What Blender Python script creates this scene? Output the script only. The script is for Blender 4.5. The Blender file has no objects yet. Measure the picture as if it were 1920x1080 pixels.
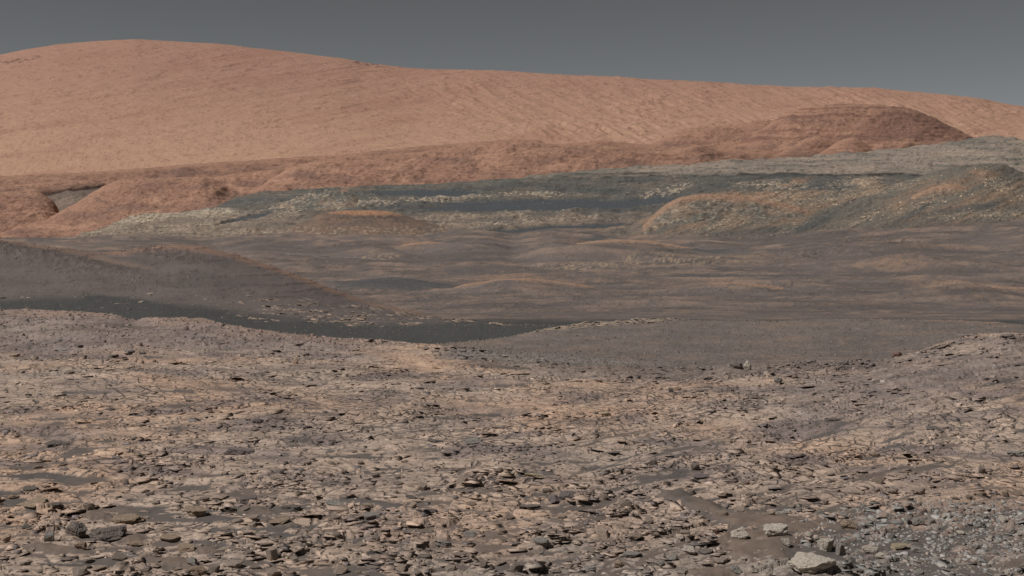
import bpy, math, random
import numpy as np
from mathutils import Vector, noise as mnoise, Matrix

# ------------------------------------------------------------------ camera, sky, sun, exposure
sc = bpy.context.scene
R = math.radians
F = 960.0 / math.tan(R(25.0))          # focal length in photograph pixels (1920 wide, 50 degree lens)
HZ = 330.0                             # row of the true horizon (lens shifted down, towards the valley)

cam_d = bpy.data.cameras.new('camera')
cam = bpy.data.objects.new('camera', cam_d)
sc.collection.objects.link(cam)
cam.location = (0, 0, 0)
cam.rotation_euler = (R(90), 0, 0)
cam_d.sensor_width = 36.0
cam_d.lens = 18.0 / math.tan(R(25.0))
cam_d.shift_y = -(540.0 - HZ) / 1920.0
cam_d.clip_start = 0.1
cam_d.clip_end = 60000
sc.camera = cam

SUN_TO = Vector((-0.57, -0.24, 0.82)).normalized()
SUN_EL = math.asin(SUN_TO.z)
sun_d = bpy.data.lights.new('sun', 'SUN')
sun_d.energy = 3.75
sun_d.angle = R(0.5)
sun_d.color = (1.0, 0.985, 0.965)
sun = bpy.data.objects.new('sun', sun_d)
sc.collection.objects.link(sun)
sun.rotation_euler = SUN_TO.to_track_quat('Z', 'Y').to_euler()
sun.location = SUN_TO * 100

world = bpy.data.worlds.new('World')
sc.world = world
world.use_nodes = True
nt = world.node_tree
nt.nodes.clear()
wo = nt.nodes.new('ShaderNodeOutputWorld')
bg = nt.nodes.new('ShaderNodeBackground')
sky = nt.nodes.new('ShaderNodeTexSky')
sky.sky_type = 'NISHITA'
sky.sun_disc = False
sky.sun_elevation = SUN_EL
sky.sun_rotation = math.atan2(SUN_TO.x, SUN_TO.y)
sky.air_density = 0.6
sky.dust_density = 0.25
sky.ozone_density = 1.0
bw = nt.nodes.new('ShaderNodeRGBToBW')
tint = nt.nodes.new('ShaderNodeMix')
tint.data_type = 'RGBA'
tint.blend_type = 'MULTIPLY'
tint.inputs[0].default_value = 1.0
tint.inputs[7].default_value = (0.955, 1.01, 1.045, 1)
nt.links.new(sky.outputs[0], bw.inputs[0])
nt.links.new(bw.outputs[0], tint.inputs[6])
nt.links.new(tint.outputs[2], bg.inputs[0])
bg.inputs[1].default_value = 0.039
nt.links.new(bg.outputs[0], wo.inputs[0])

sc.view_settings.view_transform = 'Standard'
sc.view_settings.look = 'None'
sc.view_settings.exposure = 0.0
sc.view_settings.gamma = 1.0
sc.view_settings.use_curve_mapping = False
sc.cycles.max_bounces = 4
sc.cycles.diffuse_bounces = 2

# ------------------------------------------------------------------ numeric helpers
f32 = np.float32


def lin(*c):
    c = np.array(c, dtype=np.float64) / 255.0
    return np.where(c <= 0.04045, c / 12.92, ((c + 0.055) / 1.055) ** 2.4)


def alb(*c):
    """base colour of a surface that the photograph shows sunlit with this sRGB colour"""
    return (lin(*c) / 1.06).astype(f32)


_tables = {}


def _table(seed):
    if seed not in _tables:
        rg = np.random.RandomState(seed + 11)
        p = rg.permutation(256).astype(np.int32)
        a = rg.rand(256) * 2 * np.pi
        _tables[seed] = (np.concatenate([p, p]), np.cos(a).astype(f32), np.sin(a).astype(f32))
    return _tables[seed]


def perlin(x, y, seed=0):
    p, gc, gs = _table(seed)
    x0 = np.floor(x); y0 = np.floor(y)
    fx = (x - x0).astype(f32); fy = (y - y0).astype(f32)
    xi = x0.astype(np.int32) & 255; yi = y0.astype(np.int32) & 255
    xj = (xi + 1) & 255; yj = (yi + 1) & 255
    u = fx * fx * fx * (fx * (fx * 6 - 15) + 10)
    v = fy * fy * fy * (fy * (fy * 6 - 15) + 10)

    def g(a, b, dx, dy):
        h = p[p[a] + b]
        return gc[h] * dx + gs[h] * dy
    n00 = g(xi, yi, fx, fy); n10 = g(xj, yi, fx - 1, fy)
    n01 = g(xi, yj, fx, fy - 1); n11 = g(xj, yj, fx - 1, fy - 1)
    a = n00 + u * (n10 - n00)
    b = n01 + u * (n11 - n01)
    return (a + v * (b - a)) * f32(1.5)


def fbm(x, y, oct=4, seed=0, gain=0.5):
    s = np.zeros(np.shape(x), f32); a = 1.0; t = 0.0; k = 1.0
    for i in range(oct):
        s += f32(a) * perlin(x * k + 17.3 * i, y * k - 9.1 * i, seed + i)
        t += a; a *= gain; k *= 2.03
    return s / f32(t)


def ridged(x, y, oct=4, seed=0, gain=0.5):
    s = np.zeros(np.shape(x), f32); a = 1.0; t = 0.0; k = 1.0
    for i in range(oct):
        s += f32(a) * (1 - 2 * np.abs(perlin(x * k + 7.7 * i, y * k + 3.1 * i, seed + i)))
        t += a; a *= gain; k *= 2.03
    return s / f32(t)


def ss(a, b, x):
    t = np.clip((x - a) / (b - a), 0, 1)
    return (t * t * (3 - 2 * t)).astype(f32)


def voro(x, y, seed=0):
    """F1, F2 and per-cell random numbers and offset from the cell's seed point"""
    rg = np.random.RandomState(seed + 991)
    N = 256
    jx = rg.rand(N * N).astype(f32) * 0.9 + 0.05
    jy = rg.rand(N * N).astype(f32) * 0.9 + 0.05
    rnd = rg.rand(N * N, 4).astype(f32)
    xi = np.floor(x).astype(np.int64); yi = np.floor(y).astype(np.int64)
    f1 = np.full(x.shape, 9.0, f32); f2 = np.full(x.shape, 9.0, f32)
    cid = np.zeros(x.shape, np.int64)
    ox = np.zeros(x.shape, f32); oy = np.zeros(x.shape, f32)
    for a in (-1, 0, 1):
        for b in (-1, 0, 1):
            cx = xi + a; cy = yi + b
            h = ((cx & 255) * 256 + (cy & 255))
            dx = (x - (cx + jx[h])).astype(f32); dy = (y - (cy + jy[h])).astype(f32)
            d = np.sqrt(dx * dx + dy * dy)
            near = d < f1
            f2 = np.where(near, f1, np.minimum(f2, d))
            cid = np.where(near, h, cid)
            ox = np.where(near, dx, ox); oy = np.where(near, dy, oy)
            f1 = np.where(near, d, f1)
    return f1, f2, rnd[cid], ox, oy


def poly(v, x):
    """a constant, or a polyline over x, softened"""
    if np.isscalar(v):
        return np.full(x.shape, float(v))
    px = [p[0] for p in v]; py = [p[1] for p in v]
    fine = np.arange(x.min() - 60, x.max() + 60, 2.0)
    y = np.interp(fine, px, py)
    k = np.hanning(11); k /= k.sum()
    y = np.convolve(np.pad(y, 5, mode='edge'), k, mode='valid')
    return np.interp(x, fine, y)


def pchip_rows(L, E, counts):
    """L, E: [K, N] knots per column; counts: rows per span.  Returns log depth and elevation [rows, N]."""
    K = L.shape[0]
    h = L[1:] - L[:-1]
    d = (E[1:] - E[:-1]) / h
    m = np.zeros_like(E)
    for k in range(1, K - 1):
        w1 = 2 * h[k] + h[k - 1]; w2 = h[k] + 2 * h[k - 1]
        same = d[k - 1] * d[k] > 0
        with np.errstate(divide='ignore', invalid='ignore'):
            mm = (w1 + w2) / (w1 / d[k - 1] + w2 / d[k])
        m[k] = np.where(same, mm, 0)
    m[0] = d[0]; m[-1] = d[-1]
    rl, re = [], []
    for k in range(K - 1):
        n = counts[k]
        t = (np.arange(n + (1 if k == K - 2 else 0)) / n)[:, None]
        h00 = 2 * t**3 - 3 * t**2 + 1; h10 = t**3 - 2 * t**2 + t
        h01 = -2 * t**3 + 3 * t**2; h11 = t**3 - t**2
        re.append(h00 * E[k] + h10 * h[k] * m[k] + h01 * E[k + 1] + h11 * h[k] * m[k + 1])
        rl.append(L[k] + t * h[k])
    return np.concatenate(rl), np.concatenate(re)


def columns(x0, x1, step, edge=8.0):
    """columns: fine inside the frame, coarse outside it"""
    a = np.arange(x0, min(-40, x1), edge) if x0 < -40 else np.array([])
    b = np.arange(max(x0, -40), min(x1, 1960), step)
    c = np.arange(max(1960, x0), x1 + 1, edge) if x1 > 1960 else np.array([])
    return np.concatenate([a, b, c])


SHEETS = {}


def grid_mesh(name, X, Y, Z, col, mat, solid=None):
    rows, cols = X.shape
    me = bpy.data.meshes.new(name)
    nv = rows * cols
    me.vertices.add(nv)
    co = np.stack([X, Y, Z], -1).astype(f32).reshape(-1)
    me.vertices.foreach_set('co', co)
    i = np.arange(rows - 1)[:, None] * cols + np.arange(cols - 1)[None, :]
    q = np.stack([i, i + 1, i + cols + 1, i + cols], -1).reshape(-1, 4)
    nq = len(q)
    me.loops.add(nq * 4)
    me.loops.foreach_set('vertex_index', q.reshape(-1).astype(np.int32))
    me.polygons.add(nq)
    me.polygons.foreach_set('loop_start', np.arange(0, nq * 4, 4, dtype=np.int32))
    me.polygons.foreach_set('loop_total', np.full(nq, 4, np.int32))
    me.polygons.foreach_set('use_smooth', np.ones(nq, bool))
    me.update(calc_edges=True)
    at = me.color_attributes.new('Col', 'FLOAT_COLOR', 'POINT')
    rgba = np.ones((nv, 4), f32)
    rgba[:, :3] = np.clip(col.reshape(-1, 3), 0.005, 0.9)
    if solid is not None:
        rgba[:, 3] = solid.reshape(-1)
    at.data.foreach_set('color', rgba.reshape(-1))
    me.materials.append(mat)
    ob = bpy.data.objects.new(name, me)
    sc.collection.objects.link(ob)
    ob['kind'] = 'structure'
    return ob


def sheet(name, cols, knots, counts, shape, paint, mat):
    """knots: (depth, photograph row) polylines from near to far; shape(ctx) -> metres added to the height; paint(ctx) -> base colour"""
    Dk = np.stack([poly(k[0], cols) for k in knots])
    Yk = np.stack([poly(k[1], cols) for k in knots])
    ld, e = pchip_rows(np.log(Dk), -(Yk - HZ) / F, counts)
    Y = np.exp(ld)
    px = np.broadcast_to(cols[None, :], Y.shape)
    X = (px - 960.0) / F * Y
    ctx = dict(X=X, Y=Y, px=px, py=HZ - e * F, ld=ld, s=Y / F, t=np.linspace(0, 1, Y.shape[0])[:, None] * np.ones_like(px))
    ctx['Zb'] = e * Y
    Z = e * Y + shape(ctx)
    ctx['Z'] = Z
    ctx['slope'] = np.gradient(Z, axis=0) / np.maximum(np.gradient(Y, axis=0), 1e-6)
    col = paint(ctx)
    ob = grid_mesh(name, X, Y, Z, col, mat, 0.05 + 0.95 * ctx['bed'] * (1 - 0.6 * ctx['rub']) if 'bed' in ctx else None)
    SHEETS[name] = (X, Y, Z, ctx)
    return ob


def mixc(a, b, m):
    return a + (b - a) * m[..., None]


def blob(c, cx, cy, rx, ry, ang=0.0, soft=0.5, warp=0.0, seed=5):
    """a soft patch on a surface, with a ragged edge"""
    x = c['px'] - cx; y = c['py'] - cy
    ca, sa = math.cos(R(ang)), math.sin(R(ang))
    u = (x * ca + y * sa) / rx; v = (-x * sa + y * ca) / ry
    d = np.sqrt(u * u + v * v)
    if warp:
        d = d + warp * fbm(c['px'] / (rx * 0.35), c['py'] / (ry * 0.5), 3, seed)
    return 1 - ss(1 - soft, 1 + soft * 0.3, d)


def ledges(c, u, v, seed, amp, th=0.10, keep=None):
    """broken ledges: raised where a noise passes a threshold, with a steep front; remembers the front faces for the colour"""
    f = fbm(u, v, 4, seed, 0.55)
    if keep is not None:
        f = f - (1 - keep) * 0.5
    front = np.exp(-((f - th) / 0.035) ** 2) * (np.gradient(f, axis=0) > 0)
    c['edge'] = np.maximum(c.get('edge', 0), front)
    return amp * ss(th - 0.02, th + 0.03, f)


# ------------------------------------------------------------------ materials
def terrain_material(name, detail, bump=0.5, grain=0.18, rough=0.96, octaves=5, dist=0.6, rr=0.65, cracks=False):
    """detail: size in metres of the smallest visible grain"""
    m = bpy.data.materials.new(name)
    m.use_nodes = True
    t = m.node_tree
    b = t.nodes['Principled BSDF']
    b.inputs['Roughness'].default_value = rough
    b.inputs['Specular IOR Level'].default_value = 0.12
    a = t.nodes.new('ShaderNodeAttribute'); a.attribute_name = 'Col'
    tc = t.nodes.new('ShaderNodeTexCoord')
    n1 = t.nodes.new('ShaderNodeTexNoise')
    n1.inputs['Scale'].default_value = 1.0 / detail
    n1.inputs['Detail'].default_value = octaves
    n1.inputs['Roughness'].default_value = rr
    t.links.new(tc.outputs['Object'], n1.inputs['Vector'])
    mr = t.nodes.new('ShaderNodeMapRange')
    mr.inputs['From Min'].default_value = 0.3; mr.inputs['From Max'].default_value = 0.7
    mr.inputs['To Min'].default_value = 1 - grain; mr.inputs['To Max'].default_value = 1 + grain
    t.links.new(n1.outputs['Fac'], mr.inputs['Value'])
    mul = t.nodes.new('ShaderNodeVectorMath'); mul.operation = 'SCALE'
    t.links.new(a.outputs['Color'], mul.inputs[0])
    t.links.new(mr.outputs[0], mul.inputs['Scale'])
    t.links.new(mul.outputs[0], b.inputs['Base Color'])
    bp = t.nodes.new('ShaderNodeBump')
    ms = t.nodes.new('ShaderNodeMath'); ms.operation = 'MULTIPLY'; ms.inputs[1].default_value = bump
    t.links.new(a.outputs['Alpha'], ms.inputs[0]); t.links.new(ms.outputs[0], bp.inputs['Strength'])
    bp.inputs['Distance'].default_value = detail * dist
    t.links.new(n1.outputs['Fac'], bp.inputs['Height'])
    t.links.new(bp.outputs[0], b.inputs['Normal'])
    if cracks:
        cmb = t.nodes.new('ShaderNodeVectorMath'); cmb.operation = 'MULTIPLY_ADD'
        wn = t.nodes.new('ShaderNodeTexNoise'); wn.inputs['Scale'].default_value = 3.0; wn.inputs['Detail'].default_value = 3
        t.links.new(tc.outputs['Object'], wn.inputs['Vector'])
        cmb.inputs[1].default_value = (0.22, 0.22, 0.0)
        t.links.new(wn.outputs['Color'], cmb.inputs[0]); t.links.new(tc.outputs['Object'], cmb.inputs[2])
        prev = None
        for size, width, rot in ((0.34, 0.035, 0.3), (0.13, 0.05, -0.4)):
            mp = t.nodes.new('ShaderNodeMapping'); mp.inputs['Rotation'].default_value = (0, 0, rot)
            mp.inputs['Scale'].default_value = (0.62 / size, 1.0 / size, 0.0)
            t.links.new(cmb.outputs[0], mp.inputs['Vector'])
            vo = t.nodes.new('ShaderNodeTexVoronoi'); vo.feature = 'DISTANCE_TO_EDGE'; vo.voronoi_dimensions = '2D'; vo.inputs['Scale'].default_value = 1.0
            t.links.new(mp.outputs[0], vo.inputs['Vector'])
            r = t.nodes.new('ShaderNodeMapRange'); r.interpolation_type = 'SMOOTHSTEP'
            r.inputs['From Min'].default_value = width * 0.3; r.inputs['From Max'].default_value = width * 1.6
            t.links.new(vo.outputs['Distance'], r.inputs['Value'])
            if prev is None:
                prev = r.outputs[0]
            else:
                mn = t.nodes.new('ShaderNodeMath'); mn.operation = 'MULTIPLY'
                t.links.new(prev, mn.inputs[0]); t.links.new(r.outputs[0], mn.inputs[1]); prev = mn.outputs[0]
        # cracks get a dark sand tone; sand itself is not cracked
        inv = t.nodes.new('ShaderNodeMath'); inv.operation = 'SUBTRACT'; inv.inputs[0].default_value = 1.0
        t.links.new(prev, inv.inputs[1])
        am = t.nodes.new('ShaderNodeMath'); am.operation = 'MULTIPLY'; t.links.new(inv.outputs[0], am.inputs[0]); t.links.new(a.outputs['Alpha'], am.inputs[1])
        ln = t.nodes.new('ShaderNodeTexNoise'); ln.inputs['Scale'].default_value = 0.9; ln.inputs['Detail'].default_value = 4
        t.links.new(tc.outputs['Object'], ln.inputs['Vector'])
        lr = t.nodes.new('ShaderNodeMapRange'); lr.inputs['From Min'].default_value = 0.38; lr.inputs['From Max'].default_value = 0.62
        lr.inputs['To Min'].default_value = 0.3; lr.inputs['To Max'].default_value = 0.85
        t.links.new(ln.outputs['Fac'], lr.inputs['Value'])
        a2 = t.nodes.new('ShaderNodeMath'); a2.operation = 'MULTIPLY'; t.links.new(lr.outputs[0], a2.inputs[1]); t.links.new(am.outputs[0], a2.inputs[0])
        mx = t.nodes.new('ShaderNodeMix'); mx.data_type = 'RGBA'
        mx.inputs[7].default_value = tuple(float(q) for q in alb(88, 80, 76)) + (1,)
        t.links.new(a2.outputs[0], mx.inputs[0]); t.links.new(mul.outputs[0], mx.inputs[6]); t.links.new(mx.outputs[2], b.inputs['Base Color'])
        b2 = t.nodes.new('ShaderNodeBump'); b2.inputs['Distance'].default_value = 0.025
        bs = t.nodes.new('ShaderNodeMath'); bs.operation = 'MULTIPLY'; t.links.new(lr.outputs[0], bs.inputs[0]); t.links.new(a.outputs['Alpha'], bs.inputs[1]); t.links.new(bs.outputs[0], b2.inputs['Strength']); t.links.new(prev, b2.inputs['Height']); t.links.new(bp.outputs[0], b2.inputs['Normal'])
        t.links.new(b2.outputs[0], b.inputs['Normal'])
    return m


MAT = {
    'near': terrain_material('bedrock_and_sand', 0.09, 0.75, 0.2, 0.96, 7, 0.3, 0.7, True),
    'chip': terrain_material('broken_bedrock', 0.09, 0.6, 0.2, 0.96, 7, 0.3, 0.7),
    'gravel': terrain_material('gravel', 0.22, 1.0, 0.28),
    'valley': terrain_material('valley_dust', 1.2, 1.0, 0.2),
    'clay': terrain_material('clay_beds', 2.6, 1.0, 0.28),
    'red': terrain_material('red_dust', 6.0, 1.0, 0.26),
    'mount': terrain_material('mountain_dust', 22.0, 0.55, 0.11),
}

# ------------------------------------------------------------------ mountain
CREST = [(-700, 230), (-400, 170), (-100, 116), (0, 103), (50, 93), (110, 84), (190, 77), (250, 74), (330, 78), (400, 82), (480, 90),
         (560, 99), (640, 110), (680, 118), (760, 128), (810, 131), (920, 133), (1000, 137), (1100, 143), (1180, 148), (1300, 154),
         (1400, 160), (1540, 164), (1640, 166), (1700, 172), (1780, 180), (1850, 189), (1900, 198), (1925, 200), (2300, 236), (2700, 280)]


def m_shape(c):
    s = c['s']; px, py = c['px'], c['py']
    right = ss(450, 1150, px)
    crest = 0.35 + 0.65 * ss(0, 26, py - np.interp(px, [p[0] for p in CREST], [p[1] for p in CREST]))
    rot = lambda a: (px * math.cos(R(a)) + py * math.sin(R(a)), -px * math.sin(R(a)) + py * math.cos(R(a)))
    u, v = rot(22)            # wind-cut flutes run down to the right on the right-hand flank
    q, r = rot(-8)            # faint beds climb to the right on the left-hand one
    patch = 0.35 + 0.9 * ss(-0.25, 0.35, fbm(px / 190, py / 32, 3, 12))
    n = 2.2 * fbm(px / 330, py / 60, 3, 3)
    n = n + right * crest * (3.2 * ridged(u / 230 + 0.6 * fbm(px / 150, py / 40, 2, 18), v / 30, 3, 17, 0.5) + patch * (2.3 * ridged(u / 80 + 0.7 * fbm(px / 60, py / 20, 2, 11), v / 11, 3, 7) + 1.2 * ridged(u / 42, v / 6, 3, 21) + 1.8 * ridged(px / 48, py / 13, 3, 24)))
    n = n + (1 - right) * crest * (3.2 * ridged(q / 240 + 0.5 * fbm(px / 120, py / 30, 2, 20), r / 20, 4, 19, 0.55) + patch * 1.2 * ridged(q / 80, r / 7, 3, 22))
    n = n + crest * patch * right * (ledges(c, u / 70, v / 8, 23, 2.2, 0.2) + ledges(c, u / 30, v / 5, 27, 1.4, 0.24))
    n = n + crest * patch * (1 - right) * ledges(c, q / 60, r / 6, 29, 1.5, 0.23)
    return n * s


def m_paint(c):
    px, py = c['px'], c['py']
    top = alb(163, 126, 109); low = alb(176, 140, 117)
    col = mixc(np.broadcast_to(top, px.shape + (3,)), low, ss(110, 300, py))
    pink = fbm(px / 300, (py + 0.14 * px) / 26, 5, 51, 0.6)
    col = mixc(col, alb(156, 115, 99), ss(0.0, 0.5, pink) * 0.5)
    fine = fbm(px / 30, py / 6, 4, 61, 0.65)
    col = col * (1 + 0.07 * fine)[..., None]
    spots = ss(0.30, 0.5, fbm(px / 17, py / 5, 4, 33, 0.6) + 0.22 * fbm(px / 240, py / 45, 3, 36))
    col = mixc(col, alb(126, 94, 82), spots * 0.2)
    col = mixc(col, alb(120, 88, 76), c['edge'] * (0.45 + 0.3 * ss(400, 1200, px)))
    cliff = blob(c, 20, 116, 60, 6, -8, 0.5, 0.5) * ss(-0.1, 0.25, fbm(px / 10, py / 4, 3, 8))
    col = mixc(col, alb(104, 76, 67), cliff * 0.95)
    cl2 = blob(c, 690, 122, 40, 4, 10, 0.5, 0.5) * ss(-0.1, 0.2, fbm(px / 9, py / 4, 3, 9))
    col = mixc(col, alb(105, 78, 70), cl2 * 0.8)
    return col


mb = [(-700, 420), (0, 390), (900, 330), (1500, 330), (2700, 330)]
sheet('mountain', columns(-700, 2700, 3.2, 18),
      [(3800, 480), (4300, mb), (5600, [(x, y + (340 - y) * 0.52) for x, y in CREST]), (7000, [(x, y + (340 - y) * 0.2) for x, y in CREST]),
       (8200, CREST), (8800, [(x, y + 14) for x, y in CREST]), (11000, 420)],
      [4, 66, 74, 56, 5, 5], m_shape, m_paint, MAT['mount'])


# ------------------------------------------------------------------ hills
def hill(name, crest, base, d0, d1, mat, shape, paint, rows=60, step=2.0, mid=0.45, back=1.18, bump_front=0.0):
    xs = [p[0] for p in crest]
    cols = columns(min(xs), max(xs), step * 1.25, 14)
    cy = lambda f: [(x, y + (np.interp(x, [b[0] for b in base], [b[1] for b in base]) - y) * f) for x, y in crest]
    dm = math.exp(math.log(d0) * (1 - 0.5) + math.log(d1) * 0.5)
    knots = [(d0 * 0.94, [(x, y + 60) for x, y in base]), (d0, base), (dm, cy(mid)), (d1, crest), (d1 * (1 + (back - 1) * 0.35), cy(0.22)), (d1 * back, [(x, y + 40) for x, y in base])]
    return sheet(name, cols, knots, [5, rows // 2, rows // 2, 6, 6], shape, paint, mat)


def red_shape(amp=1.0, seed=0, strata=0.6, lump=0.6):
    def f(c):
        px, py, s = c['px'], c['py'], c['s']
        body = ss(0, 16, py - py.min(axis=0)[None, :])
        n = lump * body * 8.0 * fbm(px / 85, py / 24, 3, seed)
        n = n + lump * body * 8.0 * ridged(px / 60 + py / 45, py / 70, 3, seed + 9, 0.4)
        n = n + 1.6 * ridged(px / 22 + py / 30, py / 14, 3, seed + 19)
        n = n + 1.0 * ridged(px / 12, py / 5, 3, seed + 4)
        k = (py + 5 * fbm(px / 120, py / 30, 3, seed + 2)) / 6.5
        fr = k - np.floor(k)
        n = n + strata * 5.0 * body * ss(-0.4, 0.2, fbm(px / 70, py / 20, 3, seed + 6)) * (fr - ss(0.25, 0.75, fr))
        n = n + body * (ledges(c, px / 90, py / 8, seed + 41, 1.6, 0.14) + ledges(c, px / 34, py / 4.5, seed + 47, 0.6, 0.2))
        return n * s * amp * 1.7
    return f


def red_paint(tone=0.0, seed=0, extra=None):
    def f(c):
        px, py = c['px'], c['py']
        a = alb(152, 116, 98); b = alb(132, 103, 90); d = alb(170, 132, 110)
        col = mixc(np.broadcast_to(a, px.shape + (3,)), b, ss(-0.15, 0.35, fbm(px / 130, py / 16, 4, seed + 3)))
        col = mixc(col, d, ss(0.0, 0.4, fbm(px / 80, py / 22, 4, seed + 13)) * 0.7)
        col = mixc(col, alb(112, 82, 72), ss(0.18, 0.42, fbm(px / 28, py / 5, 4, seed + 23, 0.65)) * 0.75)
        col = col * (1 + 0.26 * fbm(px / 12, py / 4, 4, seed + 33, 0.7))[..., None] * (1 + tone)
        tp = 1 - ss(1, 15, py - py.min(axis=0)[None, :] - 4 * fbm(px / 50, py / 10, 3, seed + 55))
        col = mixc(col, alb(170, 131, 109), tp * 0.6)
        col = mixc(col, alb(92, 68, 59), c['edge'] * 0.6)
        if extra:
            col = extra(c, col)
        return col
    return f


def butte_extra(c, col):
    px, py = c['px'], c['py']
    band = perlin(px / 900 + 3, (py + 0.02 * (px - 1550) + 3 * fbm(px / 200, py / 40, 2, 70)) / 5.5, 71)
    col = mixc(col, alb(116, 84, 74), ss(0.05, 0.5, band) * 0.65)
    dark = ss(1620, 1700, px + (py - 210) * 1.2) * ss(195, 212, py) * (1 - ss(250, 275, py - 0.0))  # shaded right flank, painted into the colour
    col = mixc(col, alb(112, 84, 75), dark * 0.5)
    return col


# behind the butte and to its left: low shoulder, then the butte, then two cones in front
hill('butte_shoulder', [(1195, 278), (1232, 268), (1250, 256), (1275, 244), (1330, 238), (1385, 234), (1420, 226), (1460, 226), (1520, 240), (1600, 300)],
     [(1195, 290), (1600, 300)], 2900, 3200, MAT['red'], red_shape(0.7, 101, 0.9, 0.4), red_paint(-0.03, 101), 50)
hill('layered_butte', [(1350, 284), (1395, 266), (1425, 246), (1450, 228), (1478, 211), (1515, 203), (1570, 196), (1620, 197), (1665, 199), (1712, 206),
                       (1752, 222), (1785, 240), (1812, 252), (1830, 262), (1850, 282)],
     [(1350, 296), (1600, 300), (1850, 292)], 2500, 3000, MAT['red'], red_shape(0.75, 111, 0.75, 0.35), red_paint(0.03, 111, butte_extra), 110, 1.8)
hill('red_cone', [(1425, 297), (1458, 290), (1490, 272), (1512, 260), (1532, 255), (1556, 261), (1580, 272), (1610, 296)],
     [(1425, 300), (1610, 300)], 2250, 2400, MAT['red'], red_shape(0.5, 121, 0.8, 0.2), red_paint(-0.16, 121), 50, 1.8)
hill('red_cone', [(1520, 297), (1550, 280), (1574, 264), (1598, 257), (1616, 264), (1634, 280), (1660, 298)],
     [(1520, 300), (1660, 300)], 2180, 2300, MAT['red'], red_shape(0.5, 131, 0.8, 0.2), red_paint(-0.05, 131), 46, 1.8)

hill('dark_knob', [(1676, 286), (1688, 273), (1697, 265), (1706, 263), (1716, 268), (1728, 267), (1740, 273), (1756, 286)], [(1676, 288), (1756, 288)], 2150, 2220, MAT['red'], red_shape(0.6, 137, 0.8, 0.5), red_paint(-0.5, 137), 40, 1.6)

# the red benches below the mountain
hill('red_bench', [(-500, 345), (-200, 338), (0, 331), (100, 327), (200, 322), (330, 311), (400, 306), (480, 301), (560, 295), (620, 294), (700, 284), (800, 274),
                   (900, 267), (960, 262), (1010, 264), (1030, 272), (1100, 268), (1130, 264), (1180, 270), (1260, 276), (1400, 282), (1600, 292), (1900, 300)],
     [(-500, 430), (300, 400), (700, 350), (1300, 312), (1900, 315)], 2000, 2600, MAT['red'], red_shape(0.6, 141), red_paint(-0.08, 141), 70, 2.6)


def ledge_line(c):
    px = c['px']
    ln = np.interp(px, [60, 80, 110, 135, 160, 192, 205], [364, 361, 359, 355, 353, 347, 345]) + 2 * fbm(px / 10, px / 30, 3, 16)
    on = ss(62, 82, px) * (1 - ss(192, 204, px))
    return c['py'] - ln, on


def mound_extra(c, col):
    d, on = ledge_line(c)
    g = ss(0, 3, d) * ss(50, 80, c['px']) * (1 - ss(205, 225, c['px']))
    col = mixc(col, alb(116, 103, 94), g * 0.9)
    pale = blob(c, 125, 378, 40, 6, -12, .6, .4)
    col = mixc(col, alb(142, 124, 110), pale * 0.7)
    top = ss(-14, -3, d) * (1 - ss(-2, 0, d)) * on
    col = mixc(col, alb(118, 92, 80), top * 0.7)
    return mixc(col, alb(66, 52, 47), np.exp(-((d - 1.2) / 1.9) ** 2) * on * 0.95)  # shadow below the overhanging ledge, painted as a dark line


def hollow_shape(c):
    d, on = ledge_line(c)
    return red_shape(0.6, 151)(c) - 5.0 * c['s'] * ss(-1, 2.5, d) * on * (1 - ss(20, 45, d))


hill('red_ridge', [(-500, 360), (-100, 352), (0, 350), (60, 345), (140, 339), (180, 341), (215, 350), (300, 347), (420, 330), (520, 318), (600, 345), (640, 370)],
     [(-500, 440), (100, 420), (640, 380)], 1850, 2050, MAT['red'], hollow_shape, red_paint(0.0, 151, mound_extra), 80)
hill('red_mound', [(-500, 352), (-120, 352), (0, 361), (40, 359), (75, 362), (88, 369), (100, 378), (108, 388), (112, 400), (118, 420), (132, 446)],
     [(-500, 450), (132, 450)], 1620, 1760, MAT['red'], red_shape(0.55, 161), red_paint(0.03, 161), 70)
hill('red_ridge', [(-300, 470), (-60, 450), (0, 432), (45, 416), (100, 405), (125, 391), (150, 377), (175, 361), (200, 347), (225, 338), (275, 336), (330, 334), (380, 333),
                   (402, 339), (430, 352), (480, 352), (530, 345), (580, 356), (620, 380)],
     [(-300, 480), (150, 450), (420, 400), (620, 385)], 1480, 1720, MAT['red'], red_shape(0.7, 171), red_paint(0.05, 171), 100)
def gully_extra(c, col):
    px, py = c['px'], c['py']
    ed = np.interp(py, [300, 312, 328, 346, 356], [915, 890, 868, 848, 836])
    d = px - ed - 4 * fbm(px / 12, py / 8, 3, 192)
    w = np.exp(-(d / 7.0) ** 2) * ss(300, 318, py) * ss(-0.35, 0.15, fbm(px / 9, py / 5, 3, 193))  # shade in the gully, painted as a dark strip
    return mixc(col, alb(78, 60, 53), w * 0.8)


hill('red_bluff', [(455, 372), (480, 358), (505, 338), (540, 318), (585, 304), (640, 298), (720, 291), (800, 284), (870, 276), (940, 270), (1000, 267), (1040, 272), (1100, 300), (1150, 340)],
     [(455, 376), (700, 364), (960, 352), (1150, 345)], 1600, 1900, MAT['red'], red_shape(0.75, 181), red_paint(0.04, 181), 100)
hill('red_bluff', [(832, 356), (848, 346), (868, 328), (890, 312), (915, 300), (960, 287), (1010, 279), (1070, 275), (1150, 275), (1200, 284), (1260, 284), (1290, 276), (1312, 271),
                   (1335, 279), (1365, 293), (1400, 302), (1450, 306), (1560, 308)],
     [(832, 358), (1000, 346), (1200, 328), (1560, 312)], 1550, 1800, MAT['red'], red_shape(0.7, 191), red_paint(-0.04, 191, gully_extra), 90)


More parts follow.
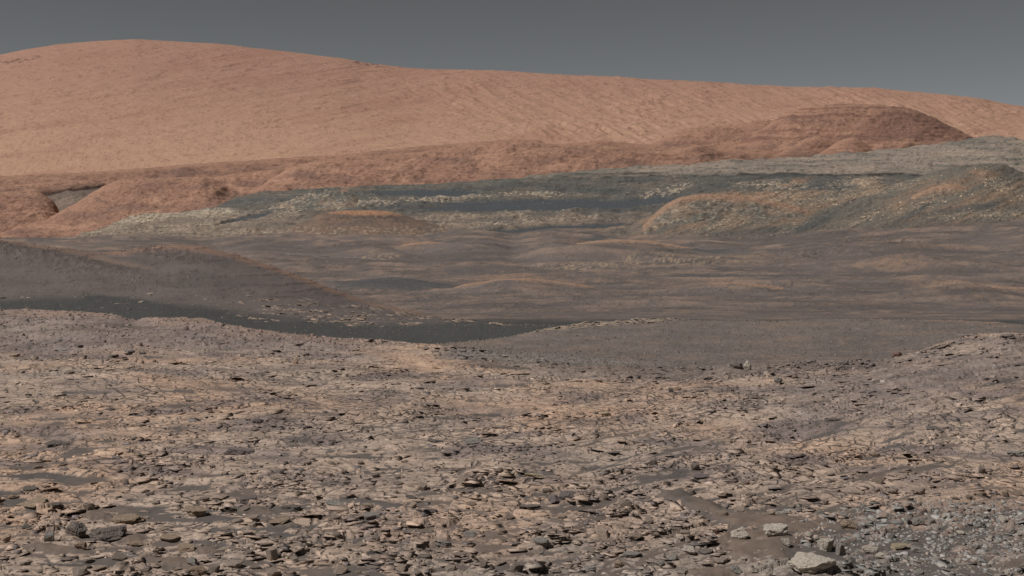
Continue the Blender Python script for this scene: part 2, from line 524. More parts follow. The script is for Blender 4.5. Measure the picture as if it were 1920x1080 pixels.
# ------------------------------------------------------------------ clay beds: basin, cliff and pale plateau
POOLS = [(1000, 388, 240, 12, -1), (1010, 434, 190, 6, -4), (1180, 383, 90, 8, -6), (460, 413, 60, 5, -14), (800, 364, 110, 7, 0)]


def clay_shape(c):
    px, py, s = c['px'], c['py'], c['s']
    n = 3.5 * fbm(px / 140, py / 22, 4, 201)
    n = n + 4.0 * ridged(px / 60 + py / 40, py / 34, 3, 207, 0.45) * ss(-2, 14, py - np.interp(px, [40, 245, 440, 560, 700, 960, 1200, 1400, 1700, 1920], [466, 412, 382, 366, 358, 347, 340, 336, 336, 334]))
    n = n + 1.6 * ridged(px / 26, py / 9, 4, 203)
    n = n + 0.7 * ridged(px / 9, py / 4, 3, 205)
    k = (py - 0.02 * px + 2 * fbm(px / 150, py / 30, 3, 211)) / 5.0
    fr = k - np.floor(k)
    n = n + 2.6 * (fr - ss(0.25, 0.75, fr))
    # swales between the basin's low ridges
    n = n + 4.5 * np.exp(-((py - 408 + 0.03 * (px - 900)) / 7) ** 2) * ss(560, 760, px) * (1 - ss(1180, 1300, px))
    n = n + 3.0 * np.exp(-((py - 425 - 0.00 * px) / 6) ** 2) * ss(300, 450, px)
    n = n + ledges(c, px / 80, py / 6, 213, 1.8, 0.12) + ledges(c, px / 30, py / 4, 215, 0.8, 0.18)
    pool = np.zeros(px.shape, f32)
    for (x, y, rx, ry, an) in POOLS:
        pool = np.maximum(pool, blob(c, x, y, rx, ry, an, 0.2, 0.25, int(x)))
    c['pool'] = pool
    n = n * (1 - 0.85 * pool)
    # broken cliff edge
    edge = np.exp(-((py - np.interp(px, [700, 960, 1200, 1400, 1700, 1920], [352, 342, 336, 331, 331, 330])) / 3.0) ** 2)
    n = n + 3.0 * edge * ss(700, 900, px) * (0.4 + 1.2 * fbm(px / 22, py / 9, 3, 209))
    return n * s


def clay_paint(c):
    px, py = c['px'], c['py']
    teal = alb(98, 94, 89); dark = alb(82, 83, 83); pale = alb(140, 129, 114); cream = alb(198, 176, 152); brown = alb(124, 104, 90)
    col = mixc(np.broadcast_to(teal, px.shape + (3,)), dark, ss(-0.1, 0.4, fbm(px / 150, py / 12, 4, 221)) * 0.7)
    col = mixc(col, alb(116, 104, 93), ss(0.0, 0.4, fbm(px / 80 + py / 50, py / 20, 4, 222)) * 0.65)
    # pale plateau behind the cliff
    edge_y = np.interp(px, [420, 700, 960, 1200, 1400, 1700, 1920], [340, 345, 336, 331, 328, 328, 326])
    pl = (1 - ss(-3, 4, py - edge_y)) * ss(700, 950, px)
    plc = mixc(np.broadcast_to(alb(138, 125, 114), px.shape + (3,)), alb(156, 139, 124), ss(-0.15, 0.4, fbm(px / 170, py / 7, 4, 223)))
    plc = mixc(plc, alb(98, 97, 91), ss(0.0, 0.35, fbm(px / 110, py / 4.5, 4, 225, 0.65)) * 0.8)
    col = mixc(col, plc, pl)
    gre = blob(c, 960, 335, 260, 12, -4, 0.5, 0.3)
    col = mixc(col, alb(108, 107, 99), gre * 0.4)
    # lower, brighter beds
    low = ss(402, 412, py + 6 * fbm(px / 120, py / 20, 3, 227)) * (1 - ss(1180, 1300, px))
    lowc = mixc(np.broadcast_to(alb(130, 115, 102), px.shape + (3,)), alb(106, 98, 92), ss(-0.2, 0.3, fbm(px / 110, py / 6, 4, 229)))
    col = mixc(col, lowc, low)
    lefty = (1 - ss(430, 640, px)) * ss(385, 410, py)
    col = mixc(col, alb(132, 116, 103), lefty * 0.65)
    # dark blue-grey sand pools
    # cream-coloured broken outcrops
    crumbs = ss(-0.1, 0.35, fbm(px / 7, py / 2.6, 3, 231, 0.8) + 0.3 * fbm(px / 45, py / 9, 3, 232))
    for (x, y, rx, ry, an, k) in ((270, 408, 75, 14, -14, 1.0), (390, 405, 80, 10, 0, .8), (560, 388, 60, 16, -30, .9), (610, 375, 50, 9, -25, .8), (700, 384, 60, 8, 0, 1),
                                  (840, 374, 120, 7, -3, 1.0), (1010, 366, 80, 6, 0, .8), (1000, 385, 70, 4, -5, .7), (1240, 365, 60, 13, -15, 1.0), (490, 402, 50, 8, -20, .7),
                                  (1450, 350, 80, 9, 0, 1.0), (1600, 343, 60, 9, -10, .9), (1120, 392, 90, 4, -2, .9), (860, 425, 330, 5, -3, .8),
                                  (900, 411, 200, 5, -3, .7), (560, 440, 320, 6, 0, .8), (300, 432, 250, 10, -4, .6), (980, 423, 120, 4, -4, 1)):
        col = mixc(col, cream, blob(c, x, y, rx, ry, an, 0.7, 0.6, int(x + y)) * crumbs * k * 0.8)
    wh = np.maximum(blob(c, 285, 408, 90, 13, -10, .6, .5, 3), blob(c, 400, 402, 70, 9, 0, .6, .5, 4)) * ss(-0.25, 0.25, fbm(px / 8 + py / 9, py / 9, 4, 237, 0.7))
    col = mixc(col, alb(188, 171, 149), wh * 0.85)
    for (x, y, rx, ry, an) in ((1480, 346, 40, 8, -10), (640, 365, 24, 6, -40), (990, 442, 160, 5, -4)):
        col = mixc(col, alb(156, 120, 96), blob(c, x, y, rx, ry, an, 0.6, 0.5, int(x)) * 0.7)
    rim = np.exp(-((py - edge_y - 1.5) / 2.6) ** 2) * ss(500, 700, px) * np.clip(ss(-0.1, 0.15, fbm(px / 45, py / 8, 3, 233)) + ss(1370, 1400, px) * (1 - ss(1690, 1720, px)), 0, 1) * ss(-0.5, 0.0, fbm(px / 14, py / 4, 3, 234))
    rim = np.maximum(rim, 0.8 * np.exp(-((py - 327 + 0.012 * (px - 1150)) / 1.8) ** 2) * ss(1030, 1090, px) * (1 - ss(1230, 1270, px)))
    col = mixc(col, alb(60, 58, 55), rim * 0.9)  # shade along the cliff rim, put into the colour
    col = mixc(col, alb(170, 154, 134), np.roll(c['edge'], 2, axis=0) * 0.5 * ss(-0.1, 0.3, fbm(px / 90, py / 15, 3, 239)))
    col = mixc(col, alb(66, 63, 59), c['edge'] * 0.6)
    col = col * (1 + 0.3 * fbm(px / 10, py / 4, 4, 235, 0.75))[..., None]
    return mixc(col, alb(78, 81, 84) * (1 + 0.06 * fbm(px / 60, py / 4, 3, 238))[..., None], c['pool'] * 0.95)


cl_far = [(40, 462), (100, 455), (180, 434), (215, 420), (245, 405), (280, 402), (340, 400), (400, 392), (422, 380), (440, 371), (500, 362), (560, 357), (640, 353), (700, 351), (820, 346),
          (960, 335), (1100, 322), (1200, 314), (1370, 303), (1500, 296), (1600, 288), (1640, 284), (1720, 276), (1780, 268), (1830, 259), (1870, 257), (1920, 262), (2300, 275), (2700, 290)]
cl_edge = [(40, 466), (180, 440), (245, 412), (340, 406), (440, 380), (560, 362), (700, 354), (820, 349), (960, 343), (1100, 339), (1200, 337), (1400, 332), (1700, 332), (1920, 330), (2700, 340)]
cl_foot = [(40, 468), (180, 446), (245, 425), (340, 418), (440, 404), (560, 390), (700, 381), (820, 380), (960, 378), (1100, 375), (1200, 372), (1400, 362), (1700, 360), (1920, 365), (2700, 370)]
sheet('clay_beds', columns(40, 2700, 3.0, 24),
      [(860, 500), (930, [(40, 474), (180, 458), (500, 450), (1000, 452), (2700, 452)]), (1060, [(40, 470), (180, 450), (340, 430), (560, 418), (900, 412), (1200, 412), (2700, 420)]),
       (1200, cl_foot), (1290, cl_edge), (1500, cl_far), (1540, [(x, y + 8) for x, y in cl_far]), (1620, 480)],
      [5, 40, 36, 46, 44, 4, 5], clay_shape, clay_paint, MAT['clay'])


def mound_paint(tan, seed):
    def f(c):
        px, py = c['px'], c['py']
        col = mixc(np.broadcast_to(alb(100, 97, 91), px.shape + (3,)), alb(130, 113, 99), ss(-0.2, 0.3, fbm(px / 50, py / 14, 4, seed)) * tan)
        cr = ss(0.0, 0.35, fbm(px / 7, py / 3, 3, seed + 5, 0.8) + 0.5 * fbm(px / 40, py / 12, 3, seed + 6))
        col = mixc(col, alb(182, 163, 140), cr * 0.65 * tan)
        return col * (1 + 0.2 * fbm(px / 9, py / 4, 4, seed + 7, 0.7))[..., None]
    return f


def mound_shape(seed, amp=1.0):
    return lambda c: c['s'] * amp * (2.2 * fbm(c['px'] / 40, c['py'] / 14, 4, seed) + 3.5 * ridged(c['px'] / 34 + c['py'] / 30, c['py'] / 30, 3, seed + 1) + 0.9 * ridged(c['px'] / 10, c['py'] / 5, 3, seed + 2))


hill('clay_spur', [(395, 432), (440, 415), (490, 398), (530, 383), (570, 370), (610, 363), (640, 360), (665, 368), (690, 384), (740, 400)], [(395, 436), (740, 404)], 1130, 1230, MAT['clay'], mound_shape(711), mound_paint(1.0, 713), 50)
hill('clay_spur', [(1350, 372), (1385, 352), (1420, 342), (1460, 337), (1500, 340), (1530, 350), (1560, 366)], [(1350, 374), (1560, 370)], 1180, 1270, MAT['clay'], mound_shape(741), mound_paint(1.2, 743), 36)
hill('clay_spur', [(1530, 366), (1570, 350), (1600, 340), (1630, 337), (1660, 344), (1700, 362)], [(1530, 368), (1700, 366)], 1170, 1265, MAT['clay'], mound_shape(751), mound_paint(1.2, 753), 34)


# low brown mesa standing in the basin
def mesa_paint(c):
    px, py = c['px'], c['py']
    col = mixc(np.broadcast_to(alb(124, 103, 90), px.shape + (3,)), alb(108, 94, 86), ss(-0.2, 0.4, fbm(px / 60, py / 9, 4, 241)))
    cap = blob(c, 690, 399, 95, 6, 1, 0.5, 0.3)
    col = mixc(col, alb(160, 122, 97), cap)
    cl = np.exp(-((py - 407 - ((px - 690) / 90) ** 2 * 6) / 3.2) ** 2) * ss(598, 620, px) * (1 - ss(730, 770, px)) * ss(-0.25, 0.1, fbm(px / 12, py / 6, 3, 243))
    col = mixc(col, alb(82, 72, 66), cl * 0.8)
    cr = ss(0.05, 0.3, fbm(px / 8, py / 4, 3, 245)) * ss(418, 432, py)
    col = mixc(col, alb(168, 150, 128), cr * 0.6)
    return col * (1 + 0.14 * fbm(px / 10, py / 5, 3, 247))[..., None]


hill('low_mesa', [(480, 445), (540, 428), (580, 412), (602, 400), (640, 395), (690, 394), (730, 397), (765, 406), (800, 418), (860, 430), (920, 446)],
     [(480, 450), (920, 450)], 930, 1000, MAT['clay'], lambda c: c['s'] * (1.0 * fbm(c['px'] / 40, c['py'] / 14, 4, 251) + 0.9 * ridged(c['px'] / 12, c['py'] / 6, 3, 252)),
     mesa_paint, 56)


# broad knoll on the far side
def knoll_shape(c):
    px, py, s = c['px'], c['py'], c['s']
    a = R(-22)
    u = px * math.cos(a) + py * math.sin(a); v = -px * math.sin(a) + py * math.cos(a)
    n = 2.5 * fbm(px / 120, py / 40, 4, 261) + 2.2 * ridged(u / 110, v / 26, 4, 263) + 1.0 * ridged(px / 10, py / 5, 3, 265)
    n = n + ledges(c, u / 60, v / 8, 267, 1.2, 0.16) + ledges(c, px / 26, py / 5, 268, 0.8, 0.2)
    n = n + 5.0 * np.exp(-((py - 372 + 0.22 * (px - 1640)) / 10) ** 2) * ss(1640, 1760, px)
    return n * s


def knoll_paint(c):
    px, py = c['px'], c['py']
    a = R(-20)
    u = px * math.cos(a) + py * math.sin(a); v = -px * math.sin(a) + py * math.cos(a)
    col = mixc(np.broadcast_to(alb(109, 103, 95), px.shape + (3,)), alb(134, 113, 96), ss(-0.25, 0.4, fbm(u / 130, v / 22, 4, 271)))
    col = mixc(col, alb(102, 97, 90), ss(0.0, 0.4, fbm(u / 90, v / 12, 4, 273)) * 0.7)
    cap = blob(c, 1390, 372, 130, 11, -2, 0.8, 0.8) * ss(-0.5, 0.1, fbm(px / 16, py / 7, 4, 272, 0.7))
    col = mixc(col, alb(156, 124, 102), cap * 0.9)
    col = mixc(col, alb(150, 118, 99), blob(c, 1840, 331, 34, 7, 5, .8, .8) * 0.7)
    col = mixc(col, alb(146, 120, 101), blob(c, 1770, 352, 80, 8, -12, .8, .8) * 0.6)
    crumbs = ss(-0.1, 0.35, fbm(px / 7, py / 3, 3, 275, 0.8) + 0.3 * fbm(px / 45, py / 12, 3, 276))
    for (x, y, rx, ry, an, k) in ((1440, 385, 130, 22, -4, .9), (1560, 365, 150, 10, -4, .8), (1390, 412, 120, 14, -16, .8), (1880, 350, 60, 16, 25, 1.0), (1640, 360, 130, 9, -12, .8),
                                  (1860, 405, 140, 10, 0, .7), (1620, 412, 80, 8, -25, .8), (1740, 385, 100, 10, -15, .5), (1480, 430, 40, 6, -25, .7)):
        col = mixc(col, alb(178, 156, 130), blob(c, x, y, rx, ry, an, 0.8, 0.6, int(x)) * crumbs * k * 0.5)
    rock = blob(c, 1320, 388, 80, 15, -5, 0.7, 0.6) * ss(-0.1, 0.2, fbm(px / 9, py / 5, 3, 277))
    col = mixc(col, alb(92, 78, 71), rock * 0.7)
    for (x, y, rx, ry, an) in ((1400, 438, 110, 8, -6), (1450, 400, 70, 9, -14), (1520, 425, 70, 12, -25), (1700, 410, 80, 8, -30), (1800, 395, 100, 7, -8)):
        col = mixc(col, alb(82, 83, 81), blob(c, x, y, rx, ry, an, 0.6, 0.4, int(x)) * 0.75)
    dn = ss(405, 428, py - 0.0 * px + 8 * fbm(px / 90, py / 30, 3, 279)) * ss(1650, 1760, px)
    col = mixc(col, alb(104, 92, 86), dn * 0.85)
    col = mixc(col, alb(76, 68, 62), c['edge'] * 0.6)
    col = mixc(col, alb(108, 98, 92), ss(428, 450, py + 7 * fbm(px / 70, py / 20, 3, 283)) * 0.8)
    return col * (1 + 0.16 * fbm(px / 11, py / 5, 4, 281, 0.7))[..., None]


kn = [(1040, 452), (1120, 440), (1180, 424), (1225, 404), (1245, 386), (1275, 373), (1310, 366), (1360, 361), (1440, 359), (1540, 359), (1620, 355), (1680, 346), (1720, 333), (1760, 320),
      (1800, 311), (1845, 308), (1880, 313), (1910, 324), (1960, 336), (2100, 350), (2500, 380)]
hill('pale_knoll', kn, [(1040, 458), (2500, 458)], 880, 1010, MAT['clay'], knoll_shape, knoll_paint, 104, 1.9, mid=0.5)


def knob_paint(seed):
    def f(c):
        px, py = c['px'], c['py']
        base = mound_paint(1.0, seed)(c)
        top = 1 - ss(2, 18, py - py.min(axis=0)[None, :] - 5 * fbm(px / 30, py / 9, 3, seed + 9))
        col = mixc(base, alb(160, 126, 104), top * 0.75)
        dk = ss(0.05, 0.3, fbm(px / 14, py / 7, 4, seed + 11, 0.6)) * (1 - top)
        return mixc(col, alb(92, 80, 73), dk * 0.6)
    return f


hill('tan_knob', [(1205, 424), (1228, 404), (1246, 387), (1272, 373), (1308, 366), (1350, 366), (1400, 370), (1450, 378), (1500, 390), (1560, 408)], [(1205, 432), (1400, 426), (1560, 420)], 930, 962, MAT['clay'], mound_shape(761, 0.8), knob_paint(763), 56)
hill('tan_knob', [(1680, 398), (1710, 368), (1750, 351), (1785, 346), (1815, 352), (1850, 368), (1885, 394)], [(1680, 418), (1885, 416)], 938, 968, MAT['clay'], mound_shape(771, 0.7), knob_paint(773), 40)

# ------------------------------------------------------------------ valley floor with swells and dark sand
BUMPS = [  # photograph column, depth, half-width px, half-length in log depth, height px
    (1150, 640, 150, .045, 13), (1420, 690, 180, .03, 5), (930, 540, 90, .05, 8), (960, 380, 100, .06, 12), (1340, 370, 110, .06, 11), (1700, 560, 120, .05, 12), (1800, 330, 130, .06, 16),
    (760, 430, 100, .05, 7), (860, 700, 160, .03, 6), (640, 760, 200, .03, 5), (1560, 640, 190, .05, 10), (1780, 450, 200, .05, 9), (1100, 470, 160, .05, 7), (1500, 430, 170, .05, 8),
    (1500, 300, 150, .05, 5), (1200, 300, 170, .05, 4)]


def valley_shape(c):
    px, ld, s = c['px'], c['ld'], c['s']
    n = np.zeros(px.shape, f32)
    flat = ss(math.log(215), math.log(290), ld)
    for (x, d, wx, wl, h) in BUMPS:
        dl = (ld - math.log(d)) / wl
        dl = np.where(dl > 0, dl * 2.2, dl)
        n += (1.6 * h * np.exp(-((px - x) / wx) ** 2 - dl * dl)).astype(f32)
    n += 7.0 * flat * fbm(px / 330 + ld * 1.5, ld * 9, 4, 301)
    n += 2.2 * flat * ridged(px / 190 + ld * 6, ld * 24, 3, 303)
    n += 0.5 * ridged(px / 24, ld * 150, 3, 305) * flat
    n += 9.0 * flat * np.maximum(0, ridged(px / 420 + ld * 4, ld * 11, 2, 309) - 0.2)
    n += 3.5 * flat * np.maximum(0, ridged(px / 170 + ld * 7, ld * 30, 2, 302))
    n += 0.8 * flat * fbm(px / 20, ld * 90, 3, 304)
    n += flat * (ledges(c, px / 170 + ld * 4, ld * 34, 335, 1.3, 0.2) + ledges(c, px / 50, ld * 70, 337, 0.6, 0.26))
    rip = np.sin((c['Y'] * 0.95 + 3 * fbm(c['X'] / 12, c['Y'] / 30, 3, 307) * 2) * 1.1)
    n += 0.35 * rip * (1 - flat)
    return n * s


def valley_paint(c):
    px, py, ld = c['px'], c['py'], c['ld']
    a = alb(113, 102, 97); b = alb(102, 93, 89); d = alb(134, 119, 109)
    col = mixc(np.broadcast_to(a, px.shape + (3,)), b, ss(-0.2, 0.3, fbm(px / 300 + ld * 2, ld * 16, 4, 311)))
    col = mixc(col, d, ss(0.1, 0.5, fbm(px / 240 + ld * 3, ld * 26, 4, 313)) * 0.6)
    col = mixc(col, alb(94, 86, 82), ss(0.12, 0.45, fbm(px / 150 - ld * 2, ld * 34, 4, 315)) * 0.55)
    col = col * (1 + 0.05 * perlin(px / 220 + ld * 5, ld * 110, 317) + 0.09 * fbm(px / 14, ld * 90, 4, 320, 0.7))[..., None]
    cl = ridged(px / 420 + ld * 4, ld * 11, 2, 309)
    col = mixc(col, alb(146, 124, 109), ss(0.4, 0.8, cl) * ss(-0.2, 0.25, fbm(px / 60, ld * 40, 4, 318, 0.65)) * 0.75)
    col = mixc(col, alb(90, 85, 83), ss(0.12, 0.4, fbm(px / 260 + 4, ld * 22, 4, 316)) * 0.6)
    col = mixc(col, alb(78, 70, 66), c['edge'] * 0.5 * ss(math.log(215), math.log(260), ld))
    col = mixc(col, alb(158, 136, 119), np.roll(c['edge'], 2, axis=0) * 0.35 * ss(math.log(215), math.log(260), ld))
    # dark sand
    sand = 1 - ss(math.log(198), math.log(222), ld + 0.06 * fbm(px / 120, ld * 20, 3, 319))
    col = mixc(col, alb(76, 75, 73) * (1 + 0.12 * fbm(px / 160, ld * 60, 3, 321))[..., None], sand)
    for (x, y, rx, ry, an) in ((750, 543, 150, 8, 0), (1100, 450, 60, 4, 0), (1280, 480, 150, 6, 2), (1050, 522, 60, 4, 2), (1400, 527, 180, 3, 0)):
        col = mixc(col, alb(84, 84, 84), blob(c, x, y, rx, ry, an, .5, .3, int(x)) * .85)
    # lit crests with dust, broken rock on the mounds
    for (x, y, rx, ry, an) in ((1160, 456, 110, 4, 0), (960, 530, 110, 7, -2), (1340, 535, 90, 7, -2), (1720, 472, 75, 6, 0), (1820, 546, 130, 7, 3), (760, 460, 70, 5, -5), (1700, 436, 80, 3, 3), (1680, 510, 70, 6, 0)):
        col = mixc(col, alb(150, 122, 103), blob(c, x, y, rx, ry, an, .8, 1.0, int(x)) * .6 * ss(-0.35, 0.2, fbm(px / 12, ld * 80, 4, 322, 0.7)))
    out = blob(c, 1840, 551, 130, 8, 3, .4, .5, 12) * ss(-0.4, 0.1, fbm(px / 14, ld * 120, 4, 326, 0.7))
    col = mixc(col, alb(164, 136, 115), out * 0.85)
    cr = ss(-0.05, 0.3, fbm(px / 8, ld * 160, 3, 323, 0.8) + 0.3 * fbm(px / 50, ld * 40, 2, 324))
    for (x, y, rx, ry, an, k) in ((1150, 462, 120, 6, 0, -1), (1240, 500, 300, 7, -1, 1), (1080, 505, 80, 6, 0, 1), (1660, 460, 150, 14, 5, -1), (1840, 548, 110, 6, 2, 1), (700, 487, 60, 3, 0, 1), (1490, 492, 160, 6, -3, -1)):
        w = blob(c, x, y, rx, ry, an, .7, .6, int(x + 3)) * cr
        col = mixc(col, alb(170, 147, 123) if k > 0 else alb(80, 70, 66), w * 0.7)
    return col


VFAR = [(-700, 456), (0, 455), (300, 452), (400, 455), (480, 447), (600, 449), (700, 447), (780, 450), (850, 441), (900, 441), (960, 447), (1040, 437), (1110, 441), (1180, 451), (1290, 449), (1380, 452), (1450, 450), (1500, 444), (1540, 440),
        (1650, 434), (1760, 429), (1850, 425), (1920, 420), (2700, 415)]
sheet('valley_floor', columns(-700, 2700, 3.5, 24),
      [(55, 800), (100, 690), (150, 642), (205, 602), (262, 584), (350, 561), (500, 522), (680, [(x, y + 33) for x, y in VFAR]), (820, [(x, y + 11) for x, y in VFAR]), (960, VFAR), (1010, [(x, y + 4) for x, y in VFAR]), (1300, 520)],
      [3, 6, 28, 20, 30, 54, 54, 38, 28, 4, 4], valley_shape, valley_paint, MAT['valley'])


def rise_paint(seed, rocky):
    def f(c):
        px, py = c['px'], c['py']
        col = mixc(np.broadcast_to(alb(116, 103, 96), px.shape + (3,)), alb(128, 110, 99), ss(-0.2, 0.3, fbm(px / 50, py / 8, 4, seed)))
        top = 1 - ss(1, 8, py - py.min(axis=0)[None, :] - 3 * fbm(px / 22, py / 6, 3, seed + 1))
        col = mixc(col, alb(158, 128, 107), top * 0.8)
        rk = ss(0.0, 0.3, fbm(px / 10, py / 3, 4, seed + 2, 0.65)) * ss(2, 6, py - py.min(axis=0)[None, :])
        col = mixc(col, alb(82, 72, 67), rk * rocky)
        return col * (1 + 0.16 * fbm(px / 9, py / 3, 3, seed + 3))[..., None]
    return f


def rise_shape(seed):
    return lambda c: c['s'] * (1.2 * fbm(c['px'] / 60, c['py'] / 9, 3, seed) + 0.8 * ridged(c['px'] / 14, c['py'] / 4, 3, seed + 1))


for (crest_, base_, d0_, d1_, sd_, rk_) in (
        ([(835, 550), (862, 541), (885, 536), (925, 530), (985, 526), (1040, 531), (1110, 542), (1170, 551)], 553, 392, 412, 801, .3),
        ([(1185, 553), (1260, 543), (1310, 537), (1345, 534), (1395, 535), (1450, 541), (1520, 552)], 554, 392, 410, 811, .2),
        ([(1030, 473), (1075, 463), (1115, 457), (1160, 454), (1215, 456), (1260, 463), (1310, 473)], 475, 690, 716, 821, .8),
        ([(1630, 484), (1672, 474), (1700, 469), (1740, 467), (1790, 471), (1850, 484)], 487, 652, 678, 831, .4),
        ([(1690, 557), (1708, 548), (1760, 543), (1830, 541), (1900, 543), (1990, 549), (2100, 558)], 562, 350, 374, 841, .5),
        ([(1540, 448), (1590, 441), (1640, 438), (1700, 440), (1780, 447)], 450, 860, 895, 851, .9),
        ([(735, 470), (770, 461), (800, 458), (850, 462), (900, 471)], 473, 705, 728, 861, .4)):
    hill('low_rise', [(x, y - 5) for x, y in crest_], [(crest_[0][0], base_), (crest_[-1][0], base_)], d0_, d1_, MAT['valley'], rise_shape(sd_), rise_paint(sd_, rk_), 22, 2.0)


# ------------------------------------------------------------------ dark hill on the left, pale slabs at its foot
def dh_shape(c):
    px, py, s, X, Y = c['px'], c['py'], c['s'], c['X'], c['Y']
    n = 2.6 * fbm(px / 130, py / 45, 4, 401) + ledges(c, px / 60, py / 8, 409, 1.4, 0.16, 1 - ss(545, 575, py)) + 0.5 * fbm(px / 12, py / 5, 3, 410)
    # rubble spur in front of the crest
    sp = np.exp(-(((py - 478 - 0.20 * (px - 60)) / 10) ** 2)) * (1 - ss(180, 330, px))
    n = n + 9 * sp
    rub = np.clip(sp + blob(c, 310, 474, 120, 14, 8, .6, .4), 0, 1)
    n = n + (0.5 + 1.6 * rub) * fbm(px / 17, py / 7, 4, 403, 0.7)
    return n * s


def slab_zone(c):
    px, py = c['px'], c['py']
    low = np.interp(px, [-700, 0, 300, 500, 700, 860, 1000, 1100], [585, 588, 586, 605, 617, 606, 608, 608])
    up = np.interp(px, [-700, 0, 300, 500, 700, 860, 1000, 1100], [530, 535, 545, 560, 577, 592, 601, 603])
    return ss(-6, 5, py - up) * (1 - ss(-6, 3, py - low)) * (0.45 + 0.55 * ss(420, 500, px))


def dh_paint(c):
    px, py = c['px'], c['py']
    col = mixc(np.broadcast_to(alb(109, 99, 95), px.shape + (3,)), alb(98, 90, 86), ss(-0.2, 0.4, fbm(px / 150, py / 20, 4, 411)))
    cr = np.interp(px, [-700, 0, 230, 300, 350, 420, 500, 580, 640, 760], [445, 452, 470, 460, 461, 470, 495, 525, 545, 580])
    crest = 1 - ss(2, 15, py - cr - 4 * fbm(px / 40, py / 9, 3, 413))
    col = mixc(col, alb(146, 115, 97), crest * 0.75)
    saddle = blob(c, 185, 484, 110, 7, 12, .6, .3)
    col = mixc(col, alb(130, 108, 95), saddle * 0.7)
    rub = np.clip(np.exp(-(((py - 480 - 0.20 * (px - 60)) / 15) ** 2)) * (1 - ss(180, 330, px)) + blob(c, 310, 476, 110, 13, 8, .6, .4), 0, 1)
    col = mixc(col, alb(84, 74, 70), rub * ss(-0.3, 0.2, fbm(px / 10, py / 5, 3, 415)) * 0.75)
    col = mixc(col, alb(82, 73, 69), c['edge'] * 0.5)
    sand = ss(-11, 8, py - np.interp(px, [-700, 0, 190, 400, 520, 700, 860, 1100], [562, 564, 558, 580, 597, 610, 602, 606]) - 5 * fbm(px / 90, py / 10, 3, 417))
    pool = blob(c, 245, 572, 95, 14, 8, .5, .3)
    col = mixc(col, alb(76, 75, 73), np.clip(sand + pool * 0.8, 0, 1))
    return col * (1 + 0.10 * fbm(px / 16, py / 6, 3, 419))[..., None]


dh_crest = [(-700, 430), (-300, 440), (0, 452), (60, 458), (120, 466), (180, 473), (230, 470), (265, 463), (300, 460), (350, 461), (385, 464), (420, 472), (460, 482), (500, 496), (545, 512), (580, 526),
            (640, 547), (700, 568), (760, 581), (850, 595), (960, 604), (1060, 608), (1140, 616)]
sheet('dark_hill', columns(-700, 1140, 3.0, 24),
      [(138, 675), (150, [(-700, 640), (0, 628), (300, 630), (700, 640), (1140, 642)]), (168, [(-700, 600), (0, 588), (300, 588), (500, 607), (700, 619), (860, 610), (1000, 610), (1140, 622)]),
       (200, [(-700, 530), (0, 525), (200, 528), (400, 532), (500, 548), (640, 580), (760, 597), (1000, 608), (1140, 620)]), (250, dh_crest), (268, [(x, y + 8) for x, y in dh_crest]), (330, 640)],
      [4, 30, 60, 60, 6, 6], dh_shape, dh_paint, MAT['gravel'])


# ------------------------------------------------------------------ gravel slope beyond the near ledge
def gs_shape(c):
    px, py, s, X, Y = c['px'], c['py'], c['s'], c['X'], c['Y']
    n = 2.2 * fbm(px / 260, py / 30, 3, 501) + 1.1 * fbm(px / 18, py / 6, 3, 503) + ledges(c, px / 50, py / 6, 507, 1.0, 0.2)
    return n * s


def gs_paint(c):
    px, py = c['px'], c['py']
    col = mixc(np.broadcast_to(alb(120, 109, 103), px.shape + (3,)), alb(110, 101, 96), ss(-0.2, 0.3, fbm(px / 170, py / 12, 4, 511)))
    col = mixc(col, alb(134, 115, 101), ss(0.05, 0.4, fbm(px / 140, py / 9, 4, 513)) * 0.6)
    col = mixc(col, alb(86, 78, 74), c['edge'] * 0.5)
    col = mixc(col, alb(142, 124, 111), ss(0.1, 0.4, fbm(px / 40, py / 5, 4, 516, 0.65)) * 0.45)
    gp = np.clip(blob(c, 1040, 676, 200, 15, 4, .6, .4), 0, 1)
    col = mixc(col, alb(134, 127, 120), gp * (0.4 + 0.6 * ss(-0.2, 0.3, fbm(px / 12, py / 4, 3, 515))))
    col = mixc(col, alb(150, 124, 104), blob(c, 1840, 602, 130, 4, 2, .6, .5) * .7)
    return col * (1 + 0.12 * fbm(px / 14, py / 5, 3, 517))[..., None]


gs_crest = [(740, 655), (790, 648), (850, 641), (900, 637), (960, 630), (1010, 620), (1060, 612), (1120, 606), (1180, 602), (1250, 598), (1330, 601), (1450, 602), (1540, 598), (1600, 598), (1700, 600),
            (1780, 600), (1860, 604), (1920, 610), (2200, 620), (2700, 640)]
sheet('gravel_slope', columns(740, 2700, 3.5, 24),
      [(36, 800), (44, [(740, 690), (900, 690), (1100, 705), (1500, 700), (1920, 690), (2700, 690)]), (58, [(740, 668), (900, 655), (1100, 655), (1500, 652), (1920, 650), (2700, 660)]), (85, gs_crest), (90, [(x, y + 4) for x, y in gs_crest]), (112, 760)],
      [4, 50, 56, 5, 5], gs_shape, gs_paint, MAT['gravel'])


# ------------------------------------------------------------------ near ground: fractured bedrock, sand pockets, rubble
def cells(u, v, seed, warp=0.18):
    wu = u + warp * perlin(u * 0.8 + 3, v * 0.8, seed + 3)
    wv = v + warp * perlin(u * 0.8 + 9, v * 0.8, seed + 5)
    f1, f2, rn, ox, oy = voro(wu, wv, seed)
    return f2 - f1, rn, ox, oy


SWALE = [(1300, 945, 80, 14, 18), (1440, 980, 125, 20, 8), (1425, 1025, 92, 38, 0), (1560, 985, 70, 11, 10), (1330, 1075, 60, 9, 0)]


